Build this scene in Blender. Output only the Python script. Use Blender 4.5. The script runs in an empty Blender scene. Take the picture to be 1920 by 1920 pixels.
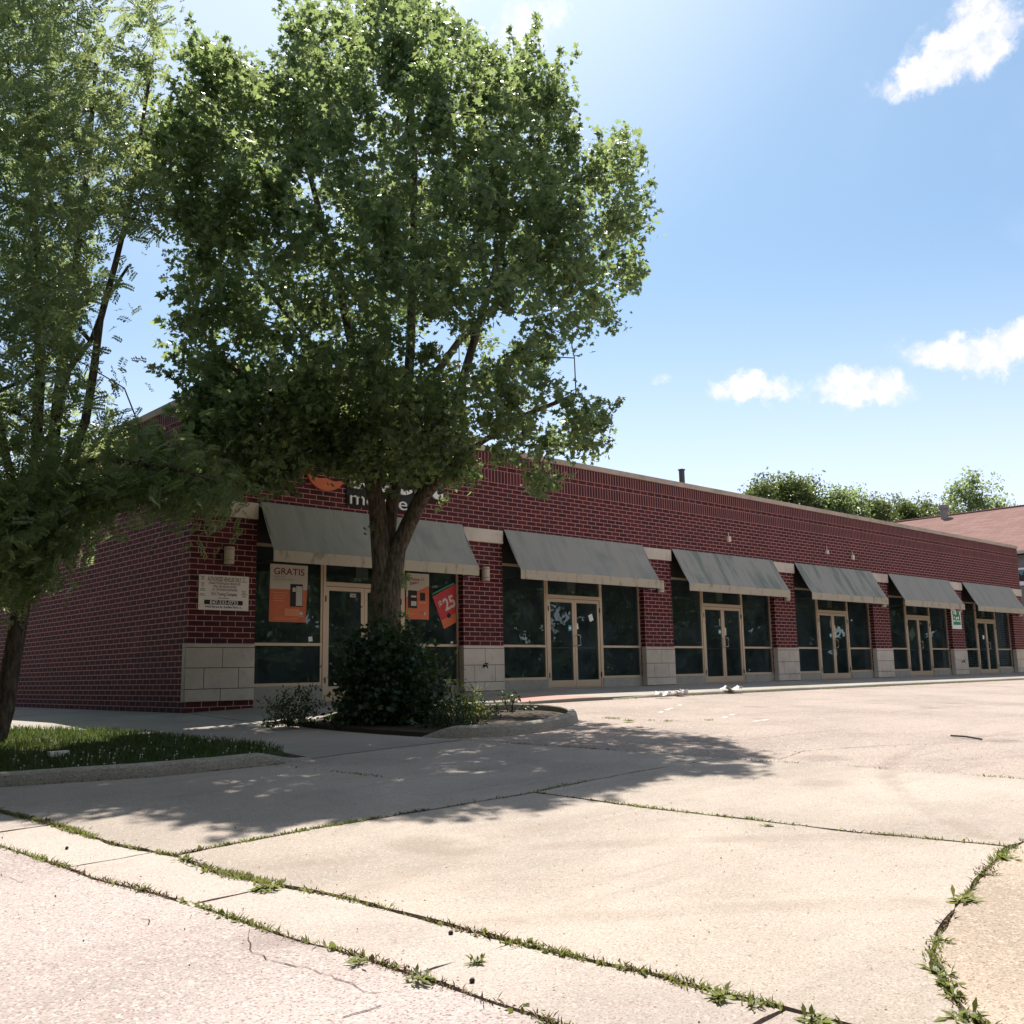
import bpy, math, random
import numpy as np
from mathutils import Vector, Matrix, geometry
rnd = random.Random(7); nr = np.random.default_rng(11)
def gauss(*shape): return np.clip(nr.normal(0, 1, shape), -1.9, 1.9)
sc = bpy.context.scene; C = sc.collection
R = math.radians

# ------------------------------------------------------------------ camera, sky, sun, exposure
CAM = np.array([-7.77398, -16.76227, 0.37933])
YAW, PITCH, ROLL, F = R(43.08576), R(9.2625), R(-1.05176), 1851.98
def cam_basis():
    f = np.array([math.sin(YAW)*math.cos(PITCH), math.cos(YAW)*math.cos(PITCH), math.sin(PITCH)])
    r = np.array([math.cos(YAW), -math.sin(YAW), 0.0]); u = np.cross(r, f)
    return math.cos(ROLL)*r + math.sin(ROLL)*u, -math.sin(ROLL)*r + math.cos(ROLL)*u, f
CR, CU, CF = cam_basis()
def direction(px, py):
    d = CF + (px-960)/F*CR - (py-960)/F*CU
    return d/np.linalg.norm(d)
cd = bpy.data.cameras.new("camera"); cam = bpy.data.objects.new("camera", cd); C.objects.link(cam)
cam.matrix_world = Matrix(((CR[0], CU[0], -CF[0], CAM[0]), (CR[1], CU[1], -CF[1], CAM[1]), (CR[2], CU[2], -CF[2], CAM[2]), (0, 0, 0, 1)))
cd.sensor_fit = 'HORIZONTAL'; cd.sensor_width = 36; cd.lens = 36*F/1920; cd.clip_start = 0.05; cd.clip_end = 3000
sc.camera = cam
SUN_AZ, SUN_EL = R(41.0), R(61.4)          # azimuth from +Y towards +X
sund = Vector((math.sin(SUN_AZ)*math.cos(SUN_EL), math.cos(SUN_AZ)*math.cos(SUN_EL), math.sin(SUN_EL)))
sl = bpy.data.lights.new("sun", 'SUN'); sl.energy = 5.0; sl.angle = R(0.55); sl.color = (1.0, 0.93, 0.84)
so = bpy.data.objects.new("sun", sl); so.rotation_euler = sund.to_track_quat('Z', 'Y').to_euler(); so.location = (0, 0, 40); C.objects.link(so)
sc.view_settings.view_transform = 'Standard'; sc.view_settings.look = 'None'
sc.view_settings.exposure = 1.0; sc.view_settings.gamma = 1.0
sc.cycles.max_bounces = 8; sc.cycles.transparent_max_bounces = 12
sc.cycles.diffuse_bounces = 3; sc.cycles.caustics_reflective = False; sc.cycles.caustics_refractive = False
SKY_STRENGTH = 0.074

class NT:
    """small helper to write node trees"""
    def __init__(s, tree): s.t = tree; s.n = tree.nodes; s.l = tree.links
    def node(s, ty, ins=None, **kw):
        n = s.n.new(ty)
        for k, v in kw.items(): setattr(n, k, v)
        for k, v in (ins or {}).items():
            if isinstance(v, bpy.types.NodeSocket): s.l.new(v, n.inputs[k])
            else: n.inputs[k].default_value = v
        return n
    def math(s, op, a, b=0.0, c=0.0, clamp=False):
        return s.node('ShaderNodeMath', {0: a, 1: b, 2: c}, operation=op, use_clamp=clamp).outputs[0]
    def vm(s, op, a, b=(0, 0, 0)):
        n = s.node('ShaderNodeVectorMath', {0: a, 1: b}, operation=op)
        return n.outputs['Value'] if op in ('DOT_PRODUCT', 'LENGTH') else n.outputs[0]
    def mix(s, f, a, b, blend='MIX'):
        n = s.node('ShaderNodeMix', data_type='RGBA', blend_type=blend)
        for i, v in ((0, f), (6, a), (7, b)):
            if isinstance(v, bpy.types.NodeSocket): s.l.new(v, n.inputs[i])
            else: n.inputs[i].default_value = v if i == 0 else (tuple(v)+(1,))[:4]
        return n.outputs[2]
    def ramp(s, f, lo, hi, a=0.0, b=1.0, smooth=True):
        return s.node('ShaderNodeMapRange', {0: f, 1: lo, 2: hi, 3: a, 4: b}, interpolation_type='SMOOTHSTEP' if smooth else 'LINEAR').outputs[0]
    def noise(s, vec, scale, detail=2.0, rough=0.5, out='Fac', **kw):
        return s.node('ShaderNodeTexNoise', {'Vector': vec, 'Scale': scale, 'Detail': detail, 'Roughness': rough}, **kw).outputs[out]

w = bpy.data.worlds.new("World"); sc.world = w; w.use_nodes = True
nt = NT(w.node_tree); nt.n.clear()
sky = nt.node('ShaderNodeTexSky', sky_type='NISHITA', sun_disc=False, sun_elevation=SUN_EL, sun_rotation=SUN_AZ,
              altitude=200, air_density=1.0, dust_density=1.6, ozone_density=1.2)
dv = nt.node('ShaderNodeTexCoord').outputs['Generated']
warp = nt.vm('ADD', dv, nt.vm('SCALE', nt.vm('SUBTRACT', nt.noise(dv, 20, 7, 0.68, 'Color'), (0.5, 0.5, 0.5))))
warp.node.inputs[1].links[0].from_node.inputs['Scale'].default_value = 0.062
cl = None
# a few small fair-weather cumulus clouds, each an ellipse of sky directions (centre, half width, half height, tilt, density)
for (px, py, a, b, tilt, dens) in ((1775, 105, 105, 42, -18, 1.0), (1845, 60, 62, 62, -60, 1.0), (1905, 30, 34, 20, 0, .6), (1420, 737, 86, 30, 3, .95), (1470, 728, 46, 22, 0, .6),
                                   (1625, 728, 88, 34, 8, .95), (1590, 705, 52, 20, 0, .8), (1835, 660, 125, 36, 2, 1.0), (1900, 635, 60, 24, -10, .9), (1241, 711, 22, 13, 20, .6),
                                   (985, 50, 70, 45, -30, .8), (1670, 172, 60, 10, -12, .3), (1720, 75, 60, 16, -40, .4), (700, -120, 230, 110, 0, .8), (180, 40, 150, 60, 0, .35)):
    c = direction(px, py); u = CU - c*np.dot(CU, c); u /= np.linalg.norm(u); r = np.cross(c, u)
    r, u = r*math.cos(R(tilt)) - u*math.sin(R(tilt)), r*math.sin(R(tilt)) + u*math.cos(R(tilt))
    x = nt.vm('DOT_PRODUCT', warp, tuple(r*F/a)); y = nt.vm('DOT_PRODUCT', warp, tuple(u*F/b))
    r2 = nt.math('ADD', nt.math('MULTIPLY', x, x), nt.math('MULTIPLY', y, y))
    front = nt.math('GREATER_THAN', nt.vm('DOT_PRODUCT', dv, tuple(c)), 0.5)
    m = nt.math('MULTIPLY', nt.math('MULTIPLY', nt.ramp(r2, 1.9, 0.15), dens), front)
    cl = m if cl is None else nt.math('MAXIMUM', cl, m)
det = nt.noise(dv, 46, 6, 0.65)
det2 = nt.noise(dv, 120, 4, 0.6)
cl = nt.math('MULTIPLY', cl, nt.ramp(nt.math('ADD', nt.math('ADD', nt.math('MULTIPLY', det, 1.25), nt.math('MULTIPLY', det2, .35)), nt.math('MULTIPLY', cl, 0.85)), 0.92, 1.75))
cs = direction(560, -500)       # sun glow painted into the sky colour as a thin white veil
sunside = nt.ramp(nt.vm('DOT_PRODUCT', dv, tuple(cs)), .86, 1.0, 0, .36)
# thin high haze in the rest of the sky, then the added fill cloud
elev = nt.node('ShaderNodeSeparateXYZ', {0: dv}).outputs[2]
veil = nt.math('MULTIPLY', nt.ramp(nt.noise(dv, 2.3, 6, 0.6), 0.5, 0.85), 0.25)
low = nt.ramp(elev, 0.42, 0.0, 0.0, 0.75)
thin = nt.math('MAXIMUM', veil, low)
skyc = nt.mix(thin, nt.mix(1.0, sky.outputs[0], (0.84, 1.02, 1.04), 'MULTIPLY'), (8.3, 8.3, 10.4))
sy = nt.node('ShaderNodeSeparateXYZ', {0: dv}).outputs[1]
broken = nt.math('MULTIPLY', nt.ramp(sy, 0.05, -0.35), nt.ramp(nt.noise(dv, 3.2, 7, 0.62), 0.42, 0.60))  # unseen cloud cover added behind the camera as neutral fill light
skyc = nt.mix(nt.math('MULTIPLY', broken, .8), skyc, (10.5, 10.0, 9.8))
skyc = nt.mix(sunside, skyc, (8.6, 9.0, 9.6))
cloudc = nt.mix(nt.ramp(det, .40, .62), (6.7, 6.8, 7.7), (8.2, 7.9, 8.3))
skyc = nt.mix(cl, skyc, cloudc)
bg = nt.node('ShaderNodeBackground', {'Color': skyc, 'Strength': SKY_STRENGTH})
nt.l.new(bg.outputs[0], nt.node('ShaderNodeOutputWorld').inputs[0])

# ------------------------------------------------------------------ materials
def mat(name, rough=0.8, spec=0.3):
    m = bpy.data.materials.new(name); m.use_nodes = True; m.node_tree.nodes.clear(); n = NT(m.node_tree)
    b = n.node('ShaderNodeBsdfPrincipled', {'Roughness': rough, 'Specular IOR Level': spec})
    o = n.node('ShaderNodeOutputMaterial'); n.l.new(b.outputs[0], o.inputs[0])
    return m, n, b
def coords(n, kind='Object'): return n.node('ShaderNodeTexCoord').outputs[kind]
def gpos(n): return n.node('ShaderNodeNewGeometry').outputs['Position']
def plain(name, col, rough=0.7, var=0.12, scale=9, spec=0.3, metal=0.0, bump=0.0):
    m, n, b = mat(name, rough, spec); p = gpos(n)
    f = n.noise(p, scale, 4, 0.6)
    c = n.mix(f, tuple(x*(1-var*1.6) for x in col), tuple(min(1, x*(1+var*1.6)) for x in col))
    n.l.new(c, b.inputs['Base Color']); b.inputs['Metallic'].default_value = metal
    if bump:
        bp = n.node('ShaderNodeBump', {'Strength': 0.6, 'Distance': bump, 'Height': n.noise(p, scale*8, 3)}); n.l.new(bp.outputs[0], b.inputs['Normal'])
    return m
def brick(name, soldier=False):
    m, n, b = mat(name, 0.75, 0.25)
    uv = n.node('ShaderNodeUVMap').outputs[0]; p = gpos(n)
    uvw = n.vm('ADD', uv, n.vm('SCALE', n.vm('SUBTRACT', n.noise(p, 9, 2, .5, 'Color'), (.5, .5, .5)))); uvw.node.inputs[1].links[0].from_node.inputs['Scale'].default_value = 0.004
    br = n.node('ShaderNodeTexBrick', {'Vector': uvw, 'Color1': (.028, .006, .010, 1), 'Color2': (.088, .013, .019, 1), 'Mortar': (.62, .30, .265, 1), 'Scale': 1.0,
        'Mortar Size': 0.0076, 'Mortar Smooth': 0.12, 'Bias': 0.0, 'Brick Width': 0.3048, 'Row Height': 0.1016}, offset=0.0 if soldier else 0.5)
    st = n.ramp(n.noise(p, 0.9, 5, .65), .45, .8); gr = n.noise(p, 60, 3, .7)
    c = n.mix(n.math('MULTIPLY', st, .35), br.outputs[0], (.05, .03, .03))
    c = n.mix(n.math('MULTIPLY', gr, .22), c, (.16, .045, .045))
    stre = n.noise(n.vm('MULTIPLY', p, (3.5, 3.5, .35)), 1.6, 5, .7); c = n.mix(n.ramp(stre, .56, .8, 0, .45), c, (.045, .022, .026)); c = n.mix(n.math('MULTIPLY', n.ramp(n.noise(p, .7, 6, .7), .6, .78), .16), c, (.42, .30, .27))
    n.l.new(c, b.inputs['Base Color'])
    h = n.math('ADD', n.math('MULTIPLY', br.outputs[1], -1.0), n.math('MULTIPLY', gr, .25))
    bp = n.node('ShaderNodeBump', {'Strength': 0.7, 'Distance': 0.006, 'Height': h}); n.l.new(bp.outputs[0], b.inputs['Normal'])
    return m
def concrete(name, col, seed=0.0, speck=0.35, stain=0.25, warm=(.30, .22, .17), grain=190, rough=.9, bumpd=.0025, track=0.0):
    m, n, b = mat(name, rough, 0.25); p = n.vm('ADD', gpos(n), (seed, seed*1.7, 0))
    big = n.noise(p, .55, 6, .62); mid = n.noise(p, 3.2, 6, .6); fine = n.noise(p, grain, 2, .6)
    vo = n.node('ShaderNodeTexVoronoi', {'Vector': p, 'Scale': grain*.75})
    c = n.mix(n.ramp(big, .35, .7), tuple(x*1.12 for x in col), tuple(x*.80 for x in col))
    c = n.mix(n.math('MULTIPLY', n.ramp(mid, .5, .78), stain), c, warm)
    c = n.mix(n.math('MULTIPLY', n.ramp(vo.outputs['Color'], .55, 1.0), speck), c, tuple(min(1, x*1.45) for x in col))
    c = n.mix(n.math('MULTIPLY', n.ramp(fine, .48, .72), min(1, speck*1.6)), c, tuple(x*.5 for x in warm))
    sp = n.node('ShaderNodeTexVoronoi', {'Vector': p, 'Scale': 7.0, 'Randomness': 1.0})
    c = n.mix(n.math('MULTIPLY', n.ramp(sp.outputs['Distance'], .075, .04), n.ramp(n.noise(p, 2.1, 2), .5, .58, 0, .7)), c, (.10, .06, .04))
    oil = n.node('ShaderNodeTexVoronoi', {'Vector': n.vm('ADD', p, n.vm('SCALE', n.noise(p, 4, 3, .6, 'Color'))), 'Scale': .55}); oil.inputs['Vector'].links[0].from_node.inputs[1].links[0].from_node.inputs['Scale'].default_value = .35
    c = n.mix(n.ramp(oil.outputs['Distance'], .20, .06, 0, .38), c, tuple(x*.45 for x in warm))
    if track:
        wv = n.node('ShaderNodeTexNoise', {'Vector': n.vm('MULTIPLY', p, (.35, 3.2, 1)), 'Scale': 1.4, 'Detail': 5, 'Roughness': .65}).outputs[0]
        c = n.mix(n.ramp(wv, .52, .75, 0, track), c, tuple(x*.55 for x in col))
    if track:
        # tyre marks: arcs of circles on the ground, broken up by noise
        for (tx, ty, tr, tw, ta) in ((-9.4, -21.6, 10.15, .10, .30), (-9.4, -21.6, 11.75, .10, .26), (4.6, -18.0, 6.7, .09, .30), (4.6, -18.0, 5.2, .09, .22), (-1.0, -20.5, 9.3, .12, .18)):
            dd = n.vm('LENGTH', n.vm('MULTIPLY', n.vm('SUBTRACT', gpos(n), (tx, ty, 0)), (1, 1, 0)))
            e = n.math('ABSOLUTE', n.math('SUBTRACT', dd, tr)); c = n.mix(n.math('MULTIPLY', n.ramp(e, tw*1.6, tw*.3, 0, ta), n.ramp(mid, .35, .6, .25, 1)), c, tuple(x*.5 for x in warm))
    n.l.new(c, b.inputs['Base Color'])
    bp = n.node('ShaderNodeBump', {'Strength': 0.8, 'Distance': bumpd, 'Height': n.math('ADD', fine, n.math('MULTIPLY', n.noise(p, 22, 4), 1.5))}); n.l.new(bp.outputs[0], b.inputs['Normal'])
    return m
def leafmat(name, dark, light, trans, tf=.45, rough=.45):
    m = bpy.data.materials.new(name); m.use_nodes = True; m.node_tree.nodes.clear(); n = NT(m.node_tree)
    g = n.node('ShaderNodeNewGeometry'); rpi = g.outputs['Random Per Island']
    c = n.mix(rpi, dark, light); c = n.mix(n.ramp(n.noise(g.outputs['Position'], .9, 3), .35, .7), c, tuple(x*.75 for x in dark)); c = n.mix(n.ramp(n.noise(g.outputs['Position'], 2.2, 2), .56, .72, 0, .5), c, tuple(min(1, x*1.7) for x in light))
    d = n.node('ShaderNodeBsdfPrincipled', {'Base Color': c, 'Roughness': rough, 'Specular IOR Level': .35})
    tcol = n.mix(rpi, trans, tuple(x*.7 for x in trans)); t = n.node('ShaderNodeBsdfTranslucent', {'Color': tcol})
    mx = n.node('ShaderNodeMixShader', {0: tf}); n.l.new(d.outputs[0], mx.inputs[1]); n.l.new(t.outputs[0], mx.inputs[2])
    n.l.new(mx.outputs[0], n.node('ShaderNodeOutputMaterial').inputs[0])
    return m
def bark(name, a, b_):
    m, n, b = mat(name, .95, .1); p = n.vm('MULTIPLY', gpos(n), (1, 1, .22))
    f = n.noise(p, 26, 5, .7); n.l.new(n.mix(n.ramp(f, .35, .68), a, b_), b.inputs['Base Color'])
    bp = n.node('ShaderNodeBump', {'Strength': 1.0, 'Distance': .025, 'Height': f}); n.l.new(bp.outputs[0], b.inputs['Normal'])
    return m
def fabric(name):
    m, n, b = mat(name, .85, .2); p = gpos(n)
    streak = n.noise(n.vm('MULTIPLY', p, (2.6, .5, .5)), 1.3, 5, .6)
    blot = n.noise(p, 1.1, 5, .6)
    xs_ = n.node('ShaderNodeSeparateXYZ', {0: p}).outputs[0]; dirty = n.math('MULTIPLY', n.ramp(xs_, 12.8, 13.6), n.ramp(xs_, 25.4, 24.9))
    c = n.mix(n.math('MULTIPLY', n.ramp(streak, .46, .66), n.math('MULTIPLY_ADD', dirty, .65, .35)), (.31, .30, .27), (.17, .20, .17)); c = n.mix(n.ramp(blot, .52, .8, 0, .6), c, (.17, .195, .185))
    n.l.new(c, b.inputs['Base Color'])
    bp = n.node('ShaderNodeBump', {'Strength': .6, 'Distance': .05, 'Height': n.noise(n.vm('MULTIPLY', p, (2.6, 1, .7)), 1.3, 3)}); n.l.new(bp.outputs[0], b.inputs['Normal'])
    return m
def valance(name):
    m, n, b = mat(name, .9, .15); p = gpos(n)
    streak = n.noise(n.vm('MULTIPLY', p, (2.4, 1, 1.0)), 1.6, 5, .7)
    c = n.mix(n.ramp(streak, .5, .72), (.42, .37, .29), (.17, .17, .11)); n.l.new(c, b.inputs['Base Color'])
    return m
def glassmat(name):
    m = bpy.data.materials.new(name); m.use_nodes = True; m.node_tree.nodes.clear(); n = NT(m.node_tree)
    fr = n.node('ShaderNodeFresnel', {'IOR': 1.55}); p = gpos(n)
    bp = n.node('ShaderNodeBump', {'Strength': .05, 'Distance': .01, 'Height': n.noise(p, 1.3, 2)}); n.l.new(bp.outputs[0], fr.inputs['Normal'])
    t = n.node('ShaderNodeBsdfTransparent', {'Color': (.46, .56, .56, 1)}); g = n.node('ShaderNodeBsdfGlossy', {'Roughness': .0, 'Color': (.72, .92, .96, 1)}); n.l.new(bp.outputs[0], g.inputs['Normal'])
    mx = n.node('ShaderNodeMixShader', {0: n.math('MULTIPLY_ADD', fr.outputs[0], 1.0, .02, clamp=True)}); n.l.new(t.outputs[0], mx.inputs[1]); n.l.new(g.outputs[0], mx.inputs[2])
    film = n.node('ShaderNodeBsdfDiffuse', {'Color': (.42, .58, .62, 1)}); m2 = n.node('ShaderNodeMixShader', {0: n.ramp(n.noise(p, 1.8, 5, .65), .3, .75, .02, .075)}); n.l.new(mx.outputs[0], m2.inputs[1]); n.l.new(film.outputs[0], m2.inputs[2])
    n.l.new(m2.outputs[0], n.node('ShaderNodeOutputMaterial').inputs[0])
    return m
def shingles(name):
    m, n, b = mat(name, .95, .1); uv = n.node('ShaderNodeUVMap').outputs[0]
    br = n.node('ShaderNodeTexBrick', {'Vector': uv, 'Color1': (.15, .085, .078, 1), 'Color2': (.22, .13, .12, 1), 'Mortar': (.12, .06, .06, 1), 'Scale': 1.0, 'Mortar Size': .018, 'Mortar Smooth': .4, 'Brick Width': .9, 'Row Height': .22})
    c = n.mix(n.math('MULTIPLY', n.noise(gpos(n), 3, 4, .7), .4), br.outputs[0], (.20, .14, .11)); n.l.new(c, b.inputs['Base Color'])
    return m
M = dict(
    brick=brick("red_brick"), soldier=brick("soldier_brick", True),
    stone=concrete("limestone_base", (.56, .49, .42), 3.1, .08, .45, (.25, .21, .16), 60, .85, .001),
    coping=concrete("coping_stone", (.46, .38, .31), 9.1, .12, .4, (.16, .13, .11), 60, .85, .001),
    kick=plain("grey_concrete_kick", (.34, .32, .28), .9, .2, 5),
    slab=concrete("driveway_concrete", (.300, .262, .228), 0, .55, .30, (.30, .23, .18), 95, track=.35),
    slab2=concrete("driveway_concrete_pale", (.316, .274, .238), 31, .55, .28, (.31, .24, .18), 95, track=.3),
    slab3=concrete("corner_concrete", (.31, .255, .205), 57, .8, .3, (.29, .20, .14), 80),
    gutter=concrete("gutter_concrete", (.325, .285, .255), 77, .5, .4, (.30, .21, .18), 95),
    street=concrete("street_surface", (.32, .275, .26), 15, .85, .35, (.30, .21, .19), 75, bumpd=.004),
    walk=concrete("sidewalk_concrete", (.265, .245, .215), 41, .15, .3, (.25, .22, .18), 150),
    curb=concrete("curb_concrete", (.27, .25, .215), 21, .55, .3, (.22, .19, .15), 70, bumpd=.005),
    ramp=concrete("red_ramp_concrete", (.34, .20, .17), 5, .2, .3, (.26, .15, .12), 120),
    asphalt=concrete("worn_asphalt", (.275, .23, .20), 65, .95, .35, (.26, .19, .17), 55, bumpd=.006, track=.35),
    soil=plain("dark_soil", (.045, .034, .024), .95, .35, 14, bump=.01),
    turf=plain("turf_base", (.045, .06, .02), .95, .4, 6, bump=.01),
    field=plain("ground_dirt", (.16, .14, .10), .95, .3, .7),
    alu=plain("champagne_aluminium", (.56, .43, .31), .42, .06, 3, .5, .25),
    darkalu=plain("dark_bronze_metal", (.050, .044, .038), .5, .1, 4, .4, .3),
    fabric=fabric("awning_fabric"), valance=valance("awning_valance"),
    glass=glassmat("window_glass"), floor=plain("interior_floor", (.22, .21, .20), .6, .3, 2), iwall=plain("interior_wall", (.34, .36, .36), .9, .2, 1),
    white=plain("white_paint", (.84, .82, .80), .6, .05, 6), cream=plain("cream_paint", (.66, .58, .48), .6, .06, 6), black=plain("black_paint", (.015, .015, .015), .6, .1, 6),
    sign=plain("sign_white_panel", (.86, .76, .71), .6, .06, 12), ink=plain("sign_ink", (.03, .03, .03), .7, .05, 9), tan=plain("sign_ink_olive", (.12, .10, .06), .7, .05, 9),
    orange=plain("poster_orange", (.62, .15, .06), .5, .12, 3), red=plain("poster_red", (.50, .04, .045), .5, .15, 5), cyan=plain("sticker_teal", (.03, .32, .36), .5, .05, 9),
    pwhite=plain("poster_white", (.56, .50, .42), .5, .06, 3), green=plain("sign_green", (.03, .26, .12), .5, .15, 9), paleor=plain("poster_light_orange", (.72, .26, .12), .5, .08, 4),
    purple=plain("poster_purple_ink", (.13, .02, .04), .5, .05, 9),
    steel=plain("door_handle_metal", (.55, .50, .44), .3, .05, 9, .5, .8),
    lamp=plain("lamp_beige", (.50, .43, .34), .5, .05, 9), shingle=shingles("red_brown_shingles"), siding=plain("grey_siding", (.22, .21, .21), .9, .15, 3),
    maple=leafmat("maple_leaf", (.036, .072, .038), (.076, .124, .060), (.38, .49, .17), .47, .36), locust=leafmat("locust_leaf", (.05, .09, .04), (.11, .165, .07), (.42, .52, .20), .50, .36),
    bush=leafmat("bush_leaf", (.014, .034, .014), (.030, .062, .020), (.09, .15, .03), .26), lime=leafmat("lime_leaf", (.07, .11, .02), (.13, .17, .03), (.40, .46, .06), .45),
    far=leafmat("far_leaf", (.05, .085, .03), (.095, .13, .04), (.22, .28, .06), .35), weed=leafmat("weed_leaf", (.075, .10, .03), (.19, .20, .07), (.34, .38, .10), .35),
    grass=leafmat("grass_blade", (.035, .062, .018), (.07, .10, .03), (.18, .25, .05), .35), straw=plain("dry_debris", (.16, .10, .06), .9, .3, 30),
    clover=plain("clover_flower", (.55, .55, .45), .8, .1, 9),
    bark=bark("maple_bark", (.05, .042, .034), (.17, .14, .105)), bark2=bark("locust_bark", (.045, .037, .032), (.15, .12, .10)),
    paper=plain("crumpled_paper", (.68, .66, .64), .8, .08, 20), wornpaint=plain("worn_line_paint", (.55, .50, .45), .9, .25, 12),
)

# ------------------------------------------------------------------ mesh helpers
ORG = {}
def link(o, parent=None, org=(0, 0, 0)):
    C.objects.link(o); org = Vector(org); ORG[o.name] = org
    if parent is not None:
        o.parent = parent; o.location = org - ORG[parent.name]
    else: o.location = org
    return o
def tag(o, label=None, cat=None, group=None, kind=None):
    if label: o['label'] = label
    if cat: o['category'] = cat
    if group: o['group'] = group
    if kind: o['kind'] = kind
    return o
def thing(name, label, cat, loc=(0, 0, 0), group=None):
    o = bpy.data.objects.new(name, None); o.empty_display_size = .2; link(o, None, loc); return tag(o, label, cat, group)
class MB:
    """collects shapes; build() links them as one mesh object"""
    def __init__(s): s.v = []; s.f = []; s.uv = []; s.mi = []; s.m = 0
    def face(s, pts, uv=None):
        i = len(s.v); s.v += [tuple(p) for p in pts]; s.f.append(tuple(range(i, i+len(pts)))); s.uv += uv or [(0, 0)]*len(pts); s.mi.append(s.m)
    def box(s, x0, x1, y0, y1, z0, z1, sold=None, du=0.0, vz=1.0):
        P = lambda x, y, z: (x, y, z)
        def q(a, b, c, d, ax):
            pts = (a, b, c, d)
            if sold is not None: uv = [(p[2]-sold, p[ax] + 0.05) for p in pts]
            else: uv = [(p[ax]+du, p[2]-vz) for p in pts]
            s.face(pts, uv)
        q(P(x0,y0,z0), P(x1,y0,z0), P(x1,y0,z1), P(x0,y0,z1), 0)
        q(P(x1,y1,z0), P(x0,y1,z0), P(x0,y1,z1), P(x1,y1,z1), 0)
        q(P(x0,y1,z0), P(x0,y0,z0), P(x0,y0,z1), P(x0,y1,z1), 1)
        q(P(x1,y0,z0), P(x1,y1,z0), P(x1,y1,z1), P(x1,y0,z1), 1)
        s.face((P(x0,y0,z1), P(x1,y0,z1), P(x1,y1,z1), P(x0,y1,z1)), [(x0, y0), (x1, y0), (x1, y1), (x0, y1)])
        s.face((P(x0,y1,z0), P(x1,y1,z0), P(x1,y0,z0), P(x0,y0,z0)), [(x0, y1), (x1, y1), (x1, y0), (x0, y0)])
    def tube(s, pts, rad, n=8, cap=True):
        pts = [Vector(p) for p in pts]; rad = rad if isinstance(rad, (list, tuple)) else [rad]*len(pts)
        rings = []; up = Vector((0, 0, 1))
        for k, p in enumerate(pts):
            t = (pts[min(k+1, len(pts)-1)] - pts[max(k-1, 0)]).normalized()
            a = t.cross(up if abs(t.z) < .95 else Vector((1, 0, 0))).normalized(); b = t.cross(a)
            i = len(s.v)
            for j in range(n):
                an = 2*math.pi*j/n; s.v.append(tuple(p + (a*math.cos(an) + b*math.sin(an))*rad[k]))
            rings.append(i)
        for k in range(len(rings)-1):
            for j in range(n):
                s.f.append((rings[k]+j, rings[k]+(j+1) % n, rings[k+1]+(j+1) % n, rings[k+1]+j)); s.uv += [(0, 0)]*4; s.mi.append(s.m)
        if cap:
            s.f.append(tuple(rings[0]+j for j in range(n))[::-1]); s.uv += [(0, 0)]*n; s.mi.append(s.m)
            s.f.append(tuple(rings[-1]+j for j in range(n))); s.uv += [(0, 0)]*n; s.mi.append(s.m)
    def build(s, name, m, parent=None, org=None, bevel=0, smooth=False):
        org = Vector(org) if org is not None else (ORG[parent.name].copy() if parent is not None else Vector((0, 0, 0)))
        me = bpy.data.meshes.new(name); me.from_pydata([tuple(Vector(v)-org) for v in s.v], [], s.f)
        uvl = me.uv_layers.new(name='UVMap'); uvl.data.foreach_set('uv', [c for u in s.uv for c in u])
        for mm in (m if isinstance(m, (list, tuple)) else [m]): me.materials.append(mm)
        me.polygons.foreach_set('material_index', s.mi)
        if smooth: me.polygons.foreach_set('use_smooth', [True]*len(s.f))
        me.update(); o = bpy.data.objects.new(name, me); link(o, parent, org)
        if bevel:
            md = o.modifiers.new('bevel', 'BEVEL'); md.width = bevel; md.segments = 2; md.limit_method = 'ANGLE'
        return o
def npmesh(name, V, Fc, m, parent=None, org=(0, 0, 0), nv=None, smooth=False):
    """V (n,3) array, Fc (k,nv) faces"""
    org = np.array(org if parent is None else tuple(ORG[parent.name]), float)
    me = bpy.data.meshes.new(name); V = np.asarray(V, np.float32) - org.astype(np.float32); Fc = np.asarray(Fc, np.int32)
    me.vertices.add(len(V)); me.vertices.foreach_set('co', V.ravel())
    k, nv = Fc.shape; me.loops.add(k*nv); me.loops.foreach_set('vertex_index', Fc.ravel())
    me.polygons.add(k); me.polygons.foreach_set('loop_start', np.arange(0, k*nv, nv, dtype=np.int32)); me.polygons.foreach_set('loop_total', np.full(k, nv, np.int32))
    if smooth: me.polygons.foreach_set('use_smooth', np.ones(k, bool))
    me.materials.append(m); me.update(); me.validate()
    o = bpy.data.objects.new(name, me); link(o, parent, tuple(org)); return o
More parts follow.
